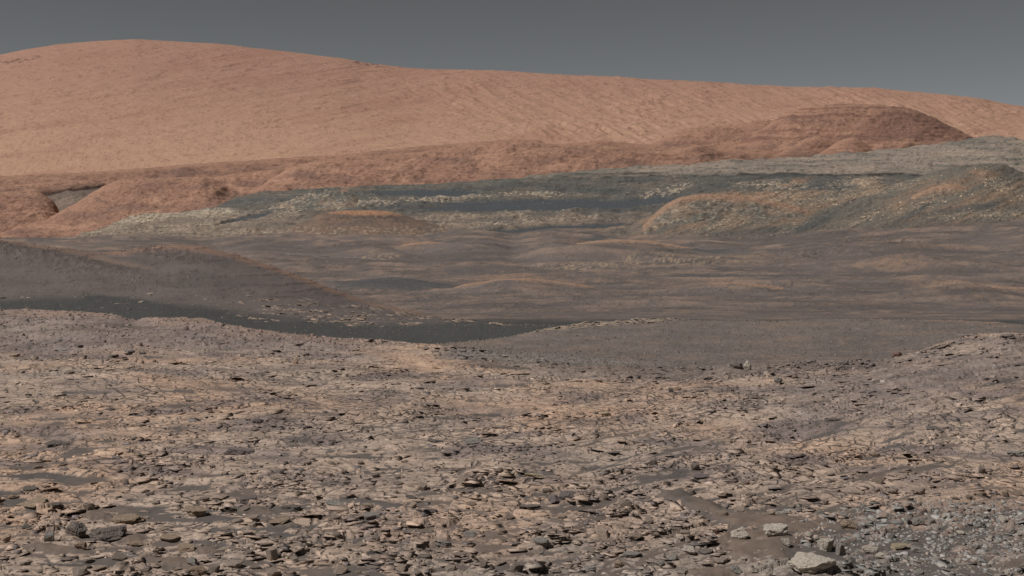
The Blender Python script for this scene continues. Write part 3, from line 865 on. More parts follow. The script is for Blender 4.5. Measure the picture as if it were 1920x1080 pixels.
def near_shape(c):
    X, Y, px, py, s = c['X'], c['Y'], c['px'], c['py'], c['s']
    ld = c['q'] = c['ld'] * 2.05
    # the beds strike across the view, and climb to the right on the shoulder
    lv = ld - 0.0007 * np.maximum(0, px - 1050) - 0.00012 * px
    low = ss(900, 985, py)
    rub = (1 - ss(600, 820, px)) * (1 - ss(640, 690, py))
    rub = np.clip(rub + blob(c, 1720, 740, 420, 46, -14, .6, .3) * .6 + blob(c, 1800, 1000, 330, 75, 0, .5, .2) * .7, 0, 1)
    brk = ss(-0.25, 0.35, fbm(px / 210, lv / .11, 3, 617))
    base = 0.08 * fbm(X / 4, Y / 4, 3, 601)
    wob = 5.0 * fbm(px / 260, lv / 0.10, 3, 603)
    # stepped bedding
    T = 9.0 * fbm(px / 170, lv / 0.060, 3, 605, 0.42) + wob
    st = 2.6
    k = T / st
    fr = k - np.floor(k)
    T = (np.floor(k) + ss(0.0, 0.5, fr) * 0.85 + 0.15 * fr) * st
    e1, r1, ox1, oy1 = cells(px / 66, lv / 0.055, 611)
    e2, r2, ox2, oy2 = cells(px / 30, lv / 0.030, 613)
    e3, r3, ox3, oy3 = cells(px / 14, lv / 0.018, 615)
    up1 = ss(0.80, 0.84, r1[..., 3]); up2 = ss(0.84, 0.88, r2[..., 3]); up3 = ss(0.85, 0.9, r3[..., 3])
    z1 = 1.5 * (r1[..., 0] - .5) - oy1 * (1.1 + 2.0 * up1) + 1.8 * up1
    z2 = 1.3 * (r2[..., 0] - .5) - oy2 * (0.9 + 2.0 * up2) + ox2 * (r2[..., 2] - .5) * 0.8 + 1.6 * up2
    z3 = 0.7 * (r3[..., 0] - .5) - oy3 * 0.4 + 1.0 * up3
    amp = 1 + 1.3 * low
    B = T * 0.8 + amp * (z1 + z2 * (0.35 + 0.9 * brk) + z3 * (0.15 + 0.4 * brk + 0.5 * rub) * ss(840, 960, py))
    B = B - amp * (1.3 * (1 - ss(0.015, 0.07, e1)) + 1.0 * (1 - ss(0.02, 0.12, e2)) * (0.2 + brk) + 0.5 * (1 - ss(0.02, 0.2, e3)) * brk * ss(840, 960, py))
    B = B + rub * 0.9 * fbm(px / 14, ld / 0.020, 2, 619)
    # sand
    S = wob + 0.5 * T * 0.8 - 1.4 + 3.2 * fbm(px / 95, lv / .05, 3, 623) + 1.0 * low - 0.8 * (1 - ss(700, 860, py))
    sw = np.zeros(px.shape, f32)
    for (x, y, rx, ry, an) in SWALE:
        sw = np.maximum(sw, blob(c, x, y, rx, ry, an, .6, .35, int(x)))
    for (x, y, rx, ry) in ((180, 965, 35, 10), (240, 1010, 40, 12), (480, 965, 45, 7), (330, 1055, 60, 12), (390, 1035, 30, 10), (530, 985, 40, 8), (700, 950, 70, 6), (120, 1030, 80, 8), (560, 945, 30, 5)):
        sw = np.maximum(sw, 0.75 * blob(c, x, y, rx, ry, 6, .6, .4, int(x)))
    S = S + 9 * sw + 3.0 * blob(c, 1780, 1030, 300, 60, 0, .6, .3, 9)
    S = S + 1.0 * np.sin((Y * 0.9 + X * 0.25 + 0.35 * fbm(X / 1.1, Y / 1.1, 2, 625)) * 2 * math.pi / 0.17) * ss(0.2, 0.7, sw)
    d = B - S
    c['bed'] = ss(-0.4, 0.4, d); c['r1'] = r1; c['r2'] = r2; c['r3'] = r3; c['rub'] = rub; c['brk'] = brk; c['sw'] = sw
    return np.where(d > 0, B, S) * s + base


def near_paint(c):
    X, Y, px, py = c['X'], c['Y'], c['px'], c['py']
    tan = alb(178, 156, 139); org = alb(187, 155, 131); gry = alb(148, 140, 132); pur = alb(124, 111, 107)
    col = mixc(np.broadcast_to(tan, px.shape + (3,)), org, ss(-0.2, 0.4, fbm(X / 3, Y / 3, 3, 631)) * 0.8)
    g = ss(965, 1075, py + 55 * fbm(px / 170, py / 60, 3, 633)) * ss(380, 1000, px + 120 * fbm(px / 200, py / 50, 3, 635))
    g = np.clip(g * 0.75 + 0.35 * ss(0.1, 0.5, fbm(X / 2, Y / 2, 3, 637)), 0, 1)
    col = mixc(col, gry, g)
    p = np.clip(c['rub'] * 0.75 + 0.85 * ss(-0.1, 0.35, fbm(px / 200, py / 24, 4, 639)) * (1 - 0.8 * ss(880, 960, py)) + c['brk'] * 0.15, 0, 1)
    col = mixc(col, pur, p * 0.85)
    pp = ss(0.05, 0.4, fbm(px / 48, c['q'] / 0.05, 4, 647, 0.65)) * (0.4 + 0.6 * c['brk'])
    col = mixc(col, alb(122, 111, 109), pp * 0.6)
    col = mixc(col, alb(128, 116, 111), blob(c, 1740, 700, 330, 62, -8, .7, .35, 21) * 0.6)
    blend = ss(820, 900, px) * (1 - ss(1640, 1720, px)) * (1 - ss(4, 34, py - np.interp(px, [850, 930, 1100, 1300, 1450, 1640], [652, 666, 688, 691, 682, 672]) - 14 * fbm(px / 60, py / 12, 3, 649)))
    col = mixc(col, alb(112, 102, 97), blend * 0.75)
    dust = (1 - ss(2, 16, py - np.interp(px, [0, 220, 400, 600, 800], [585, 590, 604, 635, 644]))) * (1 - ss(650, 800, px))
    col = mixc(col, alb(150, 122, 105), dust * 0.4)
    v = 1 + 0.20 * (c['r2'][..., 1] - 0.5) + 0.16 * (c['r1'][..., 2] - 0.5) + 0.16 * (c['r3'][..., 3] - 0.5)
    v = v * (1 + 0.12 * fbm(X / 0.35, Y / 0.5, 3, 641))
    col = col * v[..., None]
    sand = mixc(np.broadcast_to(alb(94, 87, 83), px.shape + (3,)), alb(114, 100, 91), ss(-0.2, 0.4, fbm(X / 1.5, Y / 1.8, 3, 643)))
    sand = mixc(sand, alb(120, 103, 91), ss(0.2, 0.7, c['sw']) * ss(-0.3, 0.3, fbm(X / 0.8, Y / 1.4, 3, 645)) * 0.8)
    gr = blob(c, 960, 672, 190, 12, 3, .6, .4)
    col = mixc(col, alb(138, 130, 122), gr * 0.7)
    c['rock'] = col
    return mixc(sand, col, c['bed'])


nc = [(-700, 582), (0, 585), (100, 585), (215, 589), (250, 600), (290, 598), (330, 599), (400, 605), (450, 613), (500, 623), (560, 630), (600, 635), (700, 641), (790, 646), (850, 652), (930, 666), (1000, 678),
      (1100, 688), (1200, 692), (1300, 691), (1380, 684), (1450, 682), (1540, 678), (1640, 672), (1700, 662), (1760, 648), (1810, 635), (1860, 629), (1890, 627), (1930, 632), (2100, 640), (2700, 640)]
ncd = [(-700, 34), (0, 31), (500, 28), (850, 25), (1200, 22.5), (1600, 21), (1900, 20), (2700, 20)]
n40 = [(-700, 660), (0, 655), (250, 662), (500, 682), (850, 702), (1100, 716), (1400, 712), (1650, 694), (1800, 668), (1900, 658), (2700, 660)]
n40d = [(-700, 22), (0, 21), (500, 19.5), (850, 18.5), (1200, 18), (1600, 17.4), (1900, 16.8), (2700, 16.8)]
n30 = [(-700, 752), (500, 758), (900, 775), (1200, 775), (1500, 755), (1920, 725), (2700, 720)]
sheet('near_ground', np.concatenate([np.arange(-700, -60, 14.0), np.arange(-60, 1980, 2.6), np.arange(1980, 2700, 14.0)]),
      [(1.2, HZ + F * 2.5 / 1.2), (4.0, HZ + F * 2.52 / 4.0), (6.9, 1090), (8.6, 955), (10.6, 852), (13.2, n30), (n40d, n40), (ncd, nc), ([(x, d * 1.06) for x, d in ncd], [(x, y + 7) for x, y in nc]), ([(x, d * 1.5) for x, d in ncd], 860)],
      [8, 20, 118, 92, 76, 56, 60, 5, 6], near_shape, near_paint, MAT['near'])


# ------------------------------------------------------------------ loose rock
def rock_material():
    m = bpy.data.materials.new('loose_rock')
    m.use_nodes = True
    t = m.node_tree
    b = t.nodes['Principled BSDF']
    b.inputs['Roughness'].default_value = 0.95
    b.inputs['Specular IOR Level'].default_value = 0.12
    oi = t.nodes.new('ShaderNodeObjectInfo')
    tc = t.nodes.new('ShaderNodeTexCoord')
    n = t.nodes.new('ShaderNodeTexNoise'); n.inputs['Scale'].default_value = 7; n.inputs['Detail'].default_value = 6; n.inputs['Roughness'].default_value = 0.7
    t.links.new(tc.outputs['Object'], n.inputs['Vector'])
    mr = t.nodes.new('ShaderNodeMapRange')
    mr.inputs['From Min'].default_value = 0.3; mr.inputs['From Max'].default_value = 0.7
    mr.inputs['To Min'].default_value = 0.74; mr.inputs['To Max'].default_value = 1.25
    t.links.new(n.outputs['Fac'], mr.inputs['Value'])
    mul = t.nodes.new('ShaderNodeVectorMath'); mul.operation = 'SCALE'
    t.links.new(oi.outputs['Color'], mul.inputs[0]); t.links.new(mr.outputs[0], mul.inputs['Scale'])
    t.links.new(mul.outputs[0], b.inputs['Base Color'])
    bp = t.nodes.new('ShaderNodeBump'); bp.inputs['Strength'].default_value = 0.8; bp.inputs['Distance'].default_value = 0.05
    t.links.new(n.outputs['Fac'], bp.inputs['Height']); t.links.new(bp.outputs[0], b.inputs['Normal'])
    return m


MAT['rock'] = rock_material()


def ico(sub):
    bm_ = __import__('bmesh').new()
    __import__('bmesh').ops.create_icosphere(bm_, subdivisions=sub, radius=1.0)
    bm_.verts.ensure_lookup_table()
    v = np.array([p.co[:] for p in bm_.verts]); f = np.array([[q.index for q in p.verts] for p in bm_.faces])
    bm_.free()
    return v, f


ICO = {2: ico(2), 3: ico(3), 4: ico(4), 5: ico(5)}


def rock_mesh(name, kind, seed, sub):
    """a stone of unit half-width, resting on z = 0, cut by random planes; slabs are bedded, shards pointed"""
    rg = np.random.RandomState(seed)
    v, f = ICO[sub]
    p = v.copy()
    cuts = {'boulder': 15, 'block': 11, 'slab': 12, 'shard': 9}[kind]
    for i in range(cuts):
        n = rg.randn(3)
        if kind in ('slab', 'block'):
            n[2] *= 0.35
        n /= np.linalg.norm(n)
        d = rg.uniform(0.5, 0.82)
        p -= np.maximum(0, p @ n - d)[:, None] * n
    if kind in ('slab', 'block'):
        for sg, lim in ((1, 0.42), (-1, 0.5)):
            n = np.array([rg.uniform(-.12, .12), rg.uniform(-.12, .12), sg]); n /= np.linalg.norm(n)
            p -= np.maximum(0, p @ n - lim)[:, None] * n
    if kind == 'shard':
        k = (p[:, 2] + 1) / 2
        p[:, 0] = p[:, 0] * (1.05 - 0.8 * k) + 0.35 * k; p[:, 1] *= 1.05 - 0.75 * k
    if kind in ('slab', 'boulder', 'block') and sub >= 3:      # bedding planes weathered in and out
        nl = 5 if kind == 'slab' else 7
        off = rg.uniform(-0.09, 0.07, 40)
        zz = p[:, 2] + 0.06 * np.sin(p[:, 0] * 4 + seed) + 0.05 * np.sin(p[:, 1] * 5)
        idx = np.clip(((zz + 1) / 2 * nl * 1.6).astype(int), 0, 39)
        p[:, :2] *= (1 + off[idx])[:, None]
    nz = np.array([[mnoise.noise(Vector(q * 2.2 + seed)), mnoise.noise(Vector(q * 2.2 + seed + 40)), mnoise.noise(Vector(q * 6 + seed + 80))] for q in p])
    p += v * (0.10 * nz[:, :1] + 0.05 * nz[:, 2:3])
    if sub >= 3:                              # cracks and pits
        p += v * 0.022 * np.array([[mnoise.noise(Vector(q * 13 + seed))] for q in p])
        for i in range(4):
            n = rg.randn(3); n /= np.linalg.norm(n)
            dd = p @ n - rg.uniform(-0.45, 0.45) + 0.12 * nz[:, 1]
            p -= v * (0.10 * np.exp(-(dd / 0.035) ** 2))[:, None]
    lo, hi = p.min(0), p.max(0)
    p = (p - (lo + hi) / 2) / ((hi - lo) / 2)
    p[:, 2] = (p[:, 2] + 1) / 2                               # x, y in -1..1, z in 0..1
    me = bpy.data.meshes.new(name)
    me.from_pydata([tuple(q) for q in p], [], [tuple(q) for q in f])
    me.materials.append(MAT['rock'])
    me.update()
    return me


NX, NY, NZ, NC = SHEETS['near_ground']
NPX = 960 + F * NX / NY
NPY = HZ - F * NZ / NY


def foot(x, y):
    """the point of the near ground that shows at this place of the photograph (the nearest to the camera if several do)"""
    j = int(np.argmin(np.abs(NPX[100] - x)))
    col = NPY[:, j]
    d = np.abs(col - y)
    ok = np.where(d < d.min() + 1.2)[0]
    i = ok[0]
    return i, j


def put(me, name, x, yb, wpx, hpx, yaw, tilt, color, rg, sink=0.14, deep=None):
    i, j = foot(x, yb)
    Y = float(NY[i, j]); s = Y / F
    W = wpx * s
    D = (deep or rg.uniform(0.6, 0.85)) * W
    H = max(hpx - (D / s) * (yb - HZ) / F, 0.42 * hpx) * s
    ob = bpy.data.objects.new(name, me)
    sc.collection.objects.link(ob)
    k = (Y + D * 0.45) / Y
    ob.location = (float(NX[i, j]) * k, Y + D * 0.45, float(NZ[i, j]) - sink * H)
    ob.scale = (W / 2, D / 2, H * (1 + sink))
    ob.rotation_euler = (R(tilt[0]), R(tilt[1]), R(yaw))
    c = tuple(float(q) for q in color)
    ob.color = c + (1.0,)
    return ob


PALE = alb(208, 195, 179); GREY = alb(162, 154, 146); TAN = alb(172, 150, 130); DARK = alb(128, 117, 110); PURP = alb(132, 120, 117); RUST = alb(142, 116, 105); CREAM = alb(186, 168, 142)
# column, row of the middle, width, height in the photograph; kind; colour; what it is called; how others are described from it
HEROES = [
    (1517, 1056, 84, 46, 'boulder', PALE, 'boulder', 'largest pale cracked boulder, lying on dark rippled sand', 'the largest pale boulder'),
    (1385, 997, 33, 28, 'shard', PALE, 'boulder', 'pale triangular boulder split by a crack, alone on rippled sand', 'the split triangular boulder'),
    (1453, 993, 56, 28, 'block', PALE, 'boulder', 'flat-topped layered pale boulder on the sand beside the triangular one', 'the flat-topped layered boulder'),
    (1475, 1016, 18, 20, 'boulder', PALE, 'rock', 'small knobbly pale rock just below the flat-topped layered boulder', None),
    (1595, 1054, 17, 24, 'block', GREY, 'rock', 'upright grey block on dark sand beside the largest pale boulder', 'the upright grey block'),
    (1660, 1063, 17, 15, 'block', GREY, 'rock', 'squarish blue-grey rock standing alone on dark sand below the cream slabs', 'the squarish blue-grey rock'),
    (1611, 1067, 16, 10, 'boulder', GREY, 'rock', 'low rounded grey rock just below the upright grey block', None),
    (1900, 997, 17, 16, 'boulder', GREY, 'rock', 'rounded grey rock topping a cluster in the gravel at far right', 'the rounded rock at far right'),
    (1866, 1036, 15, 15, 'boulder', GREY, 'rock', 'round dark grey rock half buried in gravel at far right', 'the half buried round rock'),
    (1631, 1031, 32, 20, 'block', PALE, 'rock', 'cracked pale block at the edge of the gravel, beside a cream slab', None),
    (1652, 1041, 25, 16, 'boulder', PALE, 'rock', 'crumbling pale rock touching the cracked pale block by the gravel', None),
    (1684, 1024, 36, 15, 'slab', CREAM, 'flat_rock', 'cream-coloured flat slab lying on sand at the edge of gravel', 'the cream slab'),
    (1547, 1021, 32, 30, 'block', PALE, 'rock', 'broken pale rock of several pieces directly above the largest boulder', 'the broken pale rock'),
    (1575, 1030, 20, 28, 'block', GREY, 'rock', 'tall cracked grey rock beside the broken pale rock', None),
    (1592, 985, 34, 26, 'boulder', TAN, 'rock', 'rough tan rock pile at the sand ripples upper edge', 'the rough tan rock pile'),
    (1722, 978, 25, 20, 'boulder', GREY, 'rock', 'lumpy grey rock among thin broken ledges above the gravel', 'the lumpy grey rock'),
    (1718, 1029, 32, 16, 'slab', GREY, 'flat_rock', 'layered grey slab lying in gravel just beyond the cream slab', None),
    (1443, 1074, 14, 20, 'boulder', PALE, 'rock', 'pale rock cut by the bottom edge beside the largest boulder', None),
    (1037, 936, 30, 20, 'boulder', PURP, 'boulder', 'dark purple-grey rounded boulder, the lower of a dark pair', 'the dark purple pair'),
    (1064, 928, 29, 20, 'boulder', PURP, 'boulder', 'dark purple-grey boulder, the upper of a dark pair', None),
    (992, 951, 44, 12, 'slab', DARK, 'flat_rock', 'low dark slab with shadowed front edge below the purple pair', 'the low dark slab'),
    (1002, 894, 34, 11, 'slab', CREAM, 'flat_rock', 'bright cream slab raised above tan bedrock in the centre', 'the bright cream slab'),
    (1013, 1018, 34, 17, 'slab', GREY, 'flat_rock', 'stacked grey slab with undercut front in the bottom centre', 'the stacked grey slab'),
    (1180, 1040, 42, 15, 'slab', GREY, 'flat_rock', 'long grey slab with a rounded dark end on dark sand', 'the long grey slab'),
    (1263, 1045, 21, 17, 'boulder', GREY, 'rock', 'grey rock with a rounded nose beside the long grey slab', None),
    (1291, 1031, 28, 22, 'boulder', PALE, 'rock', 'jagged pale rock up from the rounded-nose rock, near the ripples', 'the jagged pale rock'),
    (1380, 1068, 23, 22, 'boulder', GREY, 'rock', 'pitted grey rock at the bottom, between sand and small rubble', 'the pitted grey rock'),
    (1108, 1065, 28, 13, 'slab', GREY, 'flat_rock', 'flat grey slab near the bottom edge under the long grey slab', None),
    (1160, 1058, 20, 14, 'block', TAN, 'rock', 'tan block just below the long grey slab', None),
    (1237, 1057, 22, 12, 'slab', GREY, 'flat_rock', 'smooth flat grey slab below the rounded-nose rock', None),
    (1343, 996, 11, 12, 'block', RUST, 'rock', 'small rust-brown block at the margin of the rippled sand', 'the rust-brown block'),
    (1332, 999, 13, 10, 'boulder', PALE, 'rock', 'small pale rock touching the rust-brown block', None),
    (1394, 1047, 14, 8, 'slab', PALE, 'rock', 'small pale flat rock alone in the lower sand', None),
    (146, 990, 46, 34, 'boulder', DARK, 'boulder', 'dark rounded layered boulder at lower left casting a shadow', 'the dark rounded boulder'),
    (202, 999, 70, 36, 'block', DARK, 'boulder', 'broad dark layered boulder sloping down beside the dark rounded one', 'the broad dark boulder'),
    (60, 946, 64, 20, 'slab', TAN, 'flat_rock', 'long tan slab with a black shadowed front at lower left', 'the long tan slab'),
    (107, 948, 24, 13, 'slab', DARK, 'flat_rock', 'short dark slab at the end of the long tan slab', None),
    (154, 1021, 25, 22, 'boulder', TAN, 'rock', 'rounded tan rock below the dark rounded boulder', 'the rounded tan rock'),
    (349, 1027, 52, 18, 'slab', TAN, 'flat_rock', 'thick tan slab with dark underside edge on the sand', 'the thick tan slab'),
    (360, 1052, 24, 23, 'boulder', GREY, 'rock', 'grey egg-shaped rock under the thick tan slab', 'the egg-shaped rock'),
    (371, 1070, 34, 25, 'boulder', TAN, 'boulder', 'rough tan boulder at the bottom edge below the egg-shaped rock', None),
    (314, 1009, 46, 17, 'slab', TAN, 'flat_rock', 'wide tan slab with a pale lower edge above the thick slab', None),
    (258, 1019, 42, 15, 'slab', TAN, 'flat_rock', 'cracked domed tan slab at the foot of the broad dark boulder', 'the cracked domed slab'),
    (238, 974, 62, 20, 'slab', TAN, 'flat_rock', 'large tan slab behind the broad dark boulder', 'the slab behind the dark boulder'),
    (464, 935, 34, 16, 'block', DARK, 'rock', 'grey-topped block with a black front face on a sand pocket', 'the black-fronted block'),
    (366, 960, 46, 22, 'slab', TAN, 'flat_rock', 'smooth pale tan slab tilted toward the sun in fractured bedrock', 'the smooth tilted slab'),
    (94, 1006, 20, 20, 'block', GREY, 'rock', 'upright grey rock leaning against others at lower left', 'the leaning grey rock'),
    (50, 986, 19, 13, 'boulder', GREY, 'rock', 'small grey rock between the long tan slab and leaning rock', None),
    (57, 915, 34, 10, 'slab', DARK, 'flat_rock', 'thin dark-edged slab on reddish dust above the long tan slab', 'the thin dark-edged slab'),
    (22, 932, 24, 12, 'boulder', TAN, 'rock', 'rounded tan rock at the edge of reddish dust, far left', None),
    (694, 967, 27, 16, 'block', GREY, 'rock', 'layered grey block at the end of a sand channel', 'the layered grey block'),
    (627, 945, 42, 13, 'slab', GREY, 'flat_rock', 'smooth pale grey slab flush with tan bedrock near a crack', 'the smooth grey slab'),
    (831, 1019, 40, 19, 'block', GREY, 'boulder', 'blocky pale grey boulder with shadowed base, lower centre', 'the blocky grey boulder'),
    (880, 1000, 24, 14, 'slab', GREY, 'flat_rock', 'small dark-edged grey slab up from the blocky grey boulder', None),
    (771, 932, 24, 8, 'slab', DARK, 'flat_rock', 'small dark ledge slab on smooth tan bedrock', 'the small dark ledge'),
    (806, 956, 27, 10, 'slab', PURP, 'flat_rock', 'purple-grey slab below the small dark ledge', None),
    (525, 979, 42, 10, 'slab', TAN, 'flat_rock', 'thin tan slab with a dark front edge beside the sand channel', 'the thin tan slab'),
    (545, 951, 40, 16, 'block', DARK, 'rock', 'jagged dark rock standing out of tan bedrock', 'the jagged dark rock'),
    (1402, 684, 17, 21, 'shard', PALE, 'rock', 'pale pointed shard standing on the ledge rim', 'the pointed shard'),
    (1380, 686, 26, 14, 'block', DARK, 'rock', 'dark slanted rock leaning beside the pale pointed shard', None),
    (1682, 660, 19, 10, 'block', RUST, 'rock', 'reddish block perched alone on the skyline of the right shoulder', 'the reddish perched block'),
    (1458, 714, 18, 11, 'block', GREY, 'rock', 'grey tilted block just below the ledge rim', 'the grey tilted block'),
    (1272, 728, 14, 8, 'slab', TAN, 'rock', 'pale flat rock, outer one of a small pair in dark rubble', None),
    (1257, 731, 11, 9, 'block', DARK, 'rock', 'darker rock, inner one of a small pair in dark rubble', None),
    (1135, 776, 20, 8, 'slab', CREAM, 'flat_rock', 'small light slab beside a dark stone on tan bedrock', None),
    (1118, 774, 9, 7, 'boulder', DARK, 'rock', 'small dark stone touching a light slab on tan bedrock', None),
    (450, 844, 56, 17, 'slab', PURP, 'flat_rock', 'large dark ribbed outcrop slab on tan bedrock, left of centre', 'the dark ribbed slab'),
    (107, 831, 42, 13, 'slab', DARK, 'flat_rock', 'stack of thin dark slabs in bedrock at far left', 'the stack of thin dark slabs'),
    (145, 649, 20, 7, 'slab', DARK, 'flat_rock', 'dark slab perched on the rubble rise at upper left', 'the dark perched slab'),
    (112, 655, 30, 7, 'slab', GREY, 'flat_rock', 'thin flat slabs lying next to the dark perched slab', None),
    (28, 666, 22, 8, 'slab', TAN, 'flat_rock', 'upturned tan slab at the left edge of the rubble rise', None),
    (213, 667, 20, 8, 'slab', DARK, 'flat_rock', 'low dark slab at the foot of the rubble rise', None),
    (268, 660, 13, 5, 'slab', DARK, 'flat_rock', 'tiny dark slab on the rubble rise', None),
    (887, 826, 36, 12, 'slab', GREY, 'flat_rock', 'grey slab with black undercut among dark ledges in the centre', 'the undercut grey slab'),
    (815, 826, 30, 8, 'slab', DARK, 'flat_rock', 'black-edged thin ledge slab beside the undercut grey slab', None),
    (479, 791, 15, 10, 'boulder', DARK, 'rock', 'single dark round rock on tan bedrock, left of centre', 'the single dark round rock'),
    (1902, 849, 34, 15, 'slab', GREY, 'flat_rock', 'grey slab with black underside at the right edge', 'the slab at the right edge'),
    (1560, 784, 36, 9, 'slab', DARK, 'flat_rock', 'dark stepped ledge slab on the right shoulder', 'the dark stepped ledge'),
    (1746, 801, 28, 7, 'slab', DARK, 'flat_rock', 'black-fronted ledge slab amid bluish bedrock on the shoulder', 'the black-fronted ledge'),
    (1640, 852, 24, 8, 'slab', TAN, 'flat_rock', 'smooth light slab resting on broken bedrock, right side', 'the smooth light slab'),
    (1890, 631, 28, 9, 'block', DARK, 'rock', 'dark jagged rocks capping the top of the right shoulder', 'the dark cap of the shoulder'),
    (554, 674, 12, 20, 'boulder', TAN, 'rock', 'crumbling tan rock stack on the rise, left of centre', 'the crumbling tan stack'),
    (760, 790, 16, 6, 'slab', DARK, 'flat_rock', 'dark ledge slab in the middle of the tan bedrock', None),
    (1315, 893, 34, 12, 'slab', PURP, 'flat_rock', 'long slanted purple-grey ledge above the rippled sand', 'the long slanted ledge'),
]
rgh = np.random.RandomState(77)
REFS = []
taken = []
for q, (x, y, w, h, kind, colr, nm, label, ref) in enumerate(HEROES):
    me = rock_mesh(nm, kind, 500 + q, 4 if w >= 30 else 3)
    yaw = rgh.uniform(-25, 25) + (180 if rgh.rand() < 0.5 and kind != 'shard' else 0)
    tl = (rgh.uniform(0, 7), rgh.uniform(-7, 7))
    ob = put(me, nm, x, y + h * 0.42, w, h, yaw, tl, colr * rgh.uniform(0.92, 1.08), rgh)
    ob['label'] = label
    ob['category'] = nm.replace('flat_', '')
    taken.append((x, y, w, h))
    if ref:
        REFS.append((x, y, ref))

# ------------------------------------------------------------------ the larger loose rocks of the foreground, one by one
LIB = [(k, rock_mesh('rock', k, 900 + i, 2)) for i, k in enumerate(['boulder', 'block', 'slab', 'slab', 'block', 'boulder', 'slab', 'block', 'slab', 'boulder', 'slab', 'block', 'slab', 'slab'])]
rga = np.random.RandomState(5)
autos = []
tries = 0
while len(autos) < 215 and tries < 20000:
    tries += 1
    x = rga.uniform(8, 1912)
    y = 1072 - 210 * rga.rand() ** 1.6
    big = (y - 850) / 220
    if x > 1480 and y > 930:
        w = rga.uniform(11, 20); flat = 0.25
    else:
        w = rga.uniform(12, 20) + rga.uniform(0, 20) * max(big, 0); flat = 0.7
    inswale = any(abs(x - a) < r_ * 0.8 and abs(y - b_) < c_ * 0.9 for a, b_, r_, c_, _ in SWALE)
    if inswale and rga.rand() < 0.93:
        continue
    h = w * (rga.uniform(0.32, 0.5) if rga.rand() < flat else rga.uniform(0.55, 0.85))
    if any(abs(x - a) < (w + b_) * 0.55 and abs(y - c_) < (h + d_) * 0.6 for a, c_, b_, d_ in taken):
        continue
    taken.append((x, y, w, h)); autos.append((x, y, w, h))
DIRS = ['right of', 'below and right of', 'below', 'below and left of', 'left of', 'above and left of', 'above', 'above and right of']
ORD = ['nearest', 'second nearest', 'third nearest', 'fourth nearest', 'fifth nearest', 'sixth nearest', 'seventh nearest', 'eighth nearest', 'ninth nearest', 'tenth nearest', 'eleventh nearest', 'twelfth nearest']
seen = {}
rows_ = []
for (x, y, w, h) in autos:
    d, rx, ry, ref = min((math.hypot(x - a, (y - b_) * 1.6), a, b_, t_) for a, b_, t_ in REFS)
    o = int(round(math.degrees(math.atan2((y - ry) * 1.6, x - rx)) / 45)) % 8
    rows_.append((d, x, y, w, h, ref, DIRS[o]))
rows_.sort()
for (d, x, y, w, h, ref, dr) in rows_:
    slabby = h / w < 0.52
    cand = [m for k, m in LIB if (k == 'slab') == slabby]
    me = cand[rga.randint(len(cand))]
    i, j = foot(x, y)
    base = NC['rock'][i, j]
    pale = x > 1500 and y > 960
    colr = (PALE if rga.rand() < 0.45 else GREY) if pale else base * (0.55 + 0.5 * rga.rand()) + GREY * 0.2
    tone = 'pale grey' if pale else ('grey' if x > 900 and y > 980 else 'tan')
    nm = 'flat_rock' if slabby else 'rock'
    ob = put(me, nm, x, y + h * 0.42, w, h, rga.uniform(0, 360), (rga.uniform(-2, 10), rga.uniform(-9, 9)), colr, rga, deep=rga.uniform(0.55, 0.95))
    size = 'small' if w < 18 else ('mid-sized' if w < 27 else 'sizeable')
    key = (ref, dr, nm)
    n_ = seen.get(key, 0); seen[key] = n_ + 1
    ob['label'] = f"{size} {tone} {'flat slab' if slabby else 'angular rock'}, {ORD[min(n_, 11)]} {dr} {ref}".replace(' and ', '-')
    ob['category'] = 'rock'
    ob['group'] = 'loose slabs on the near ground' if slabby else 'loose rocks on the near ground'


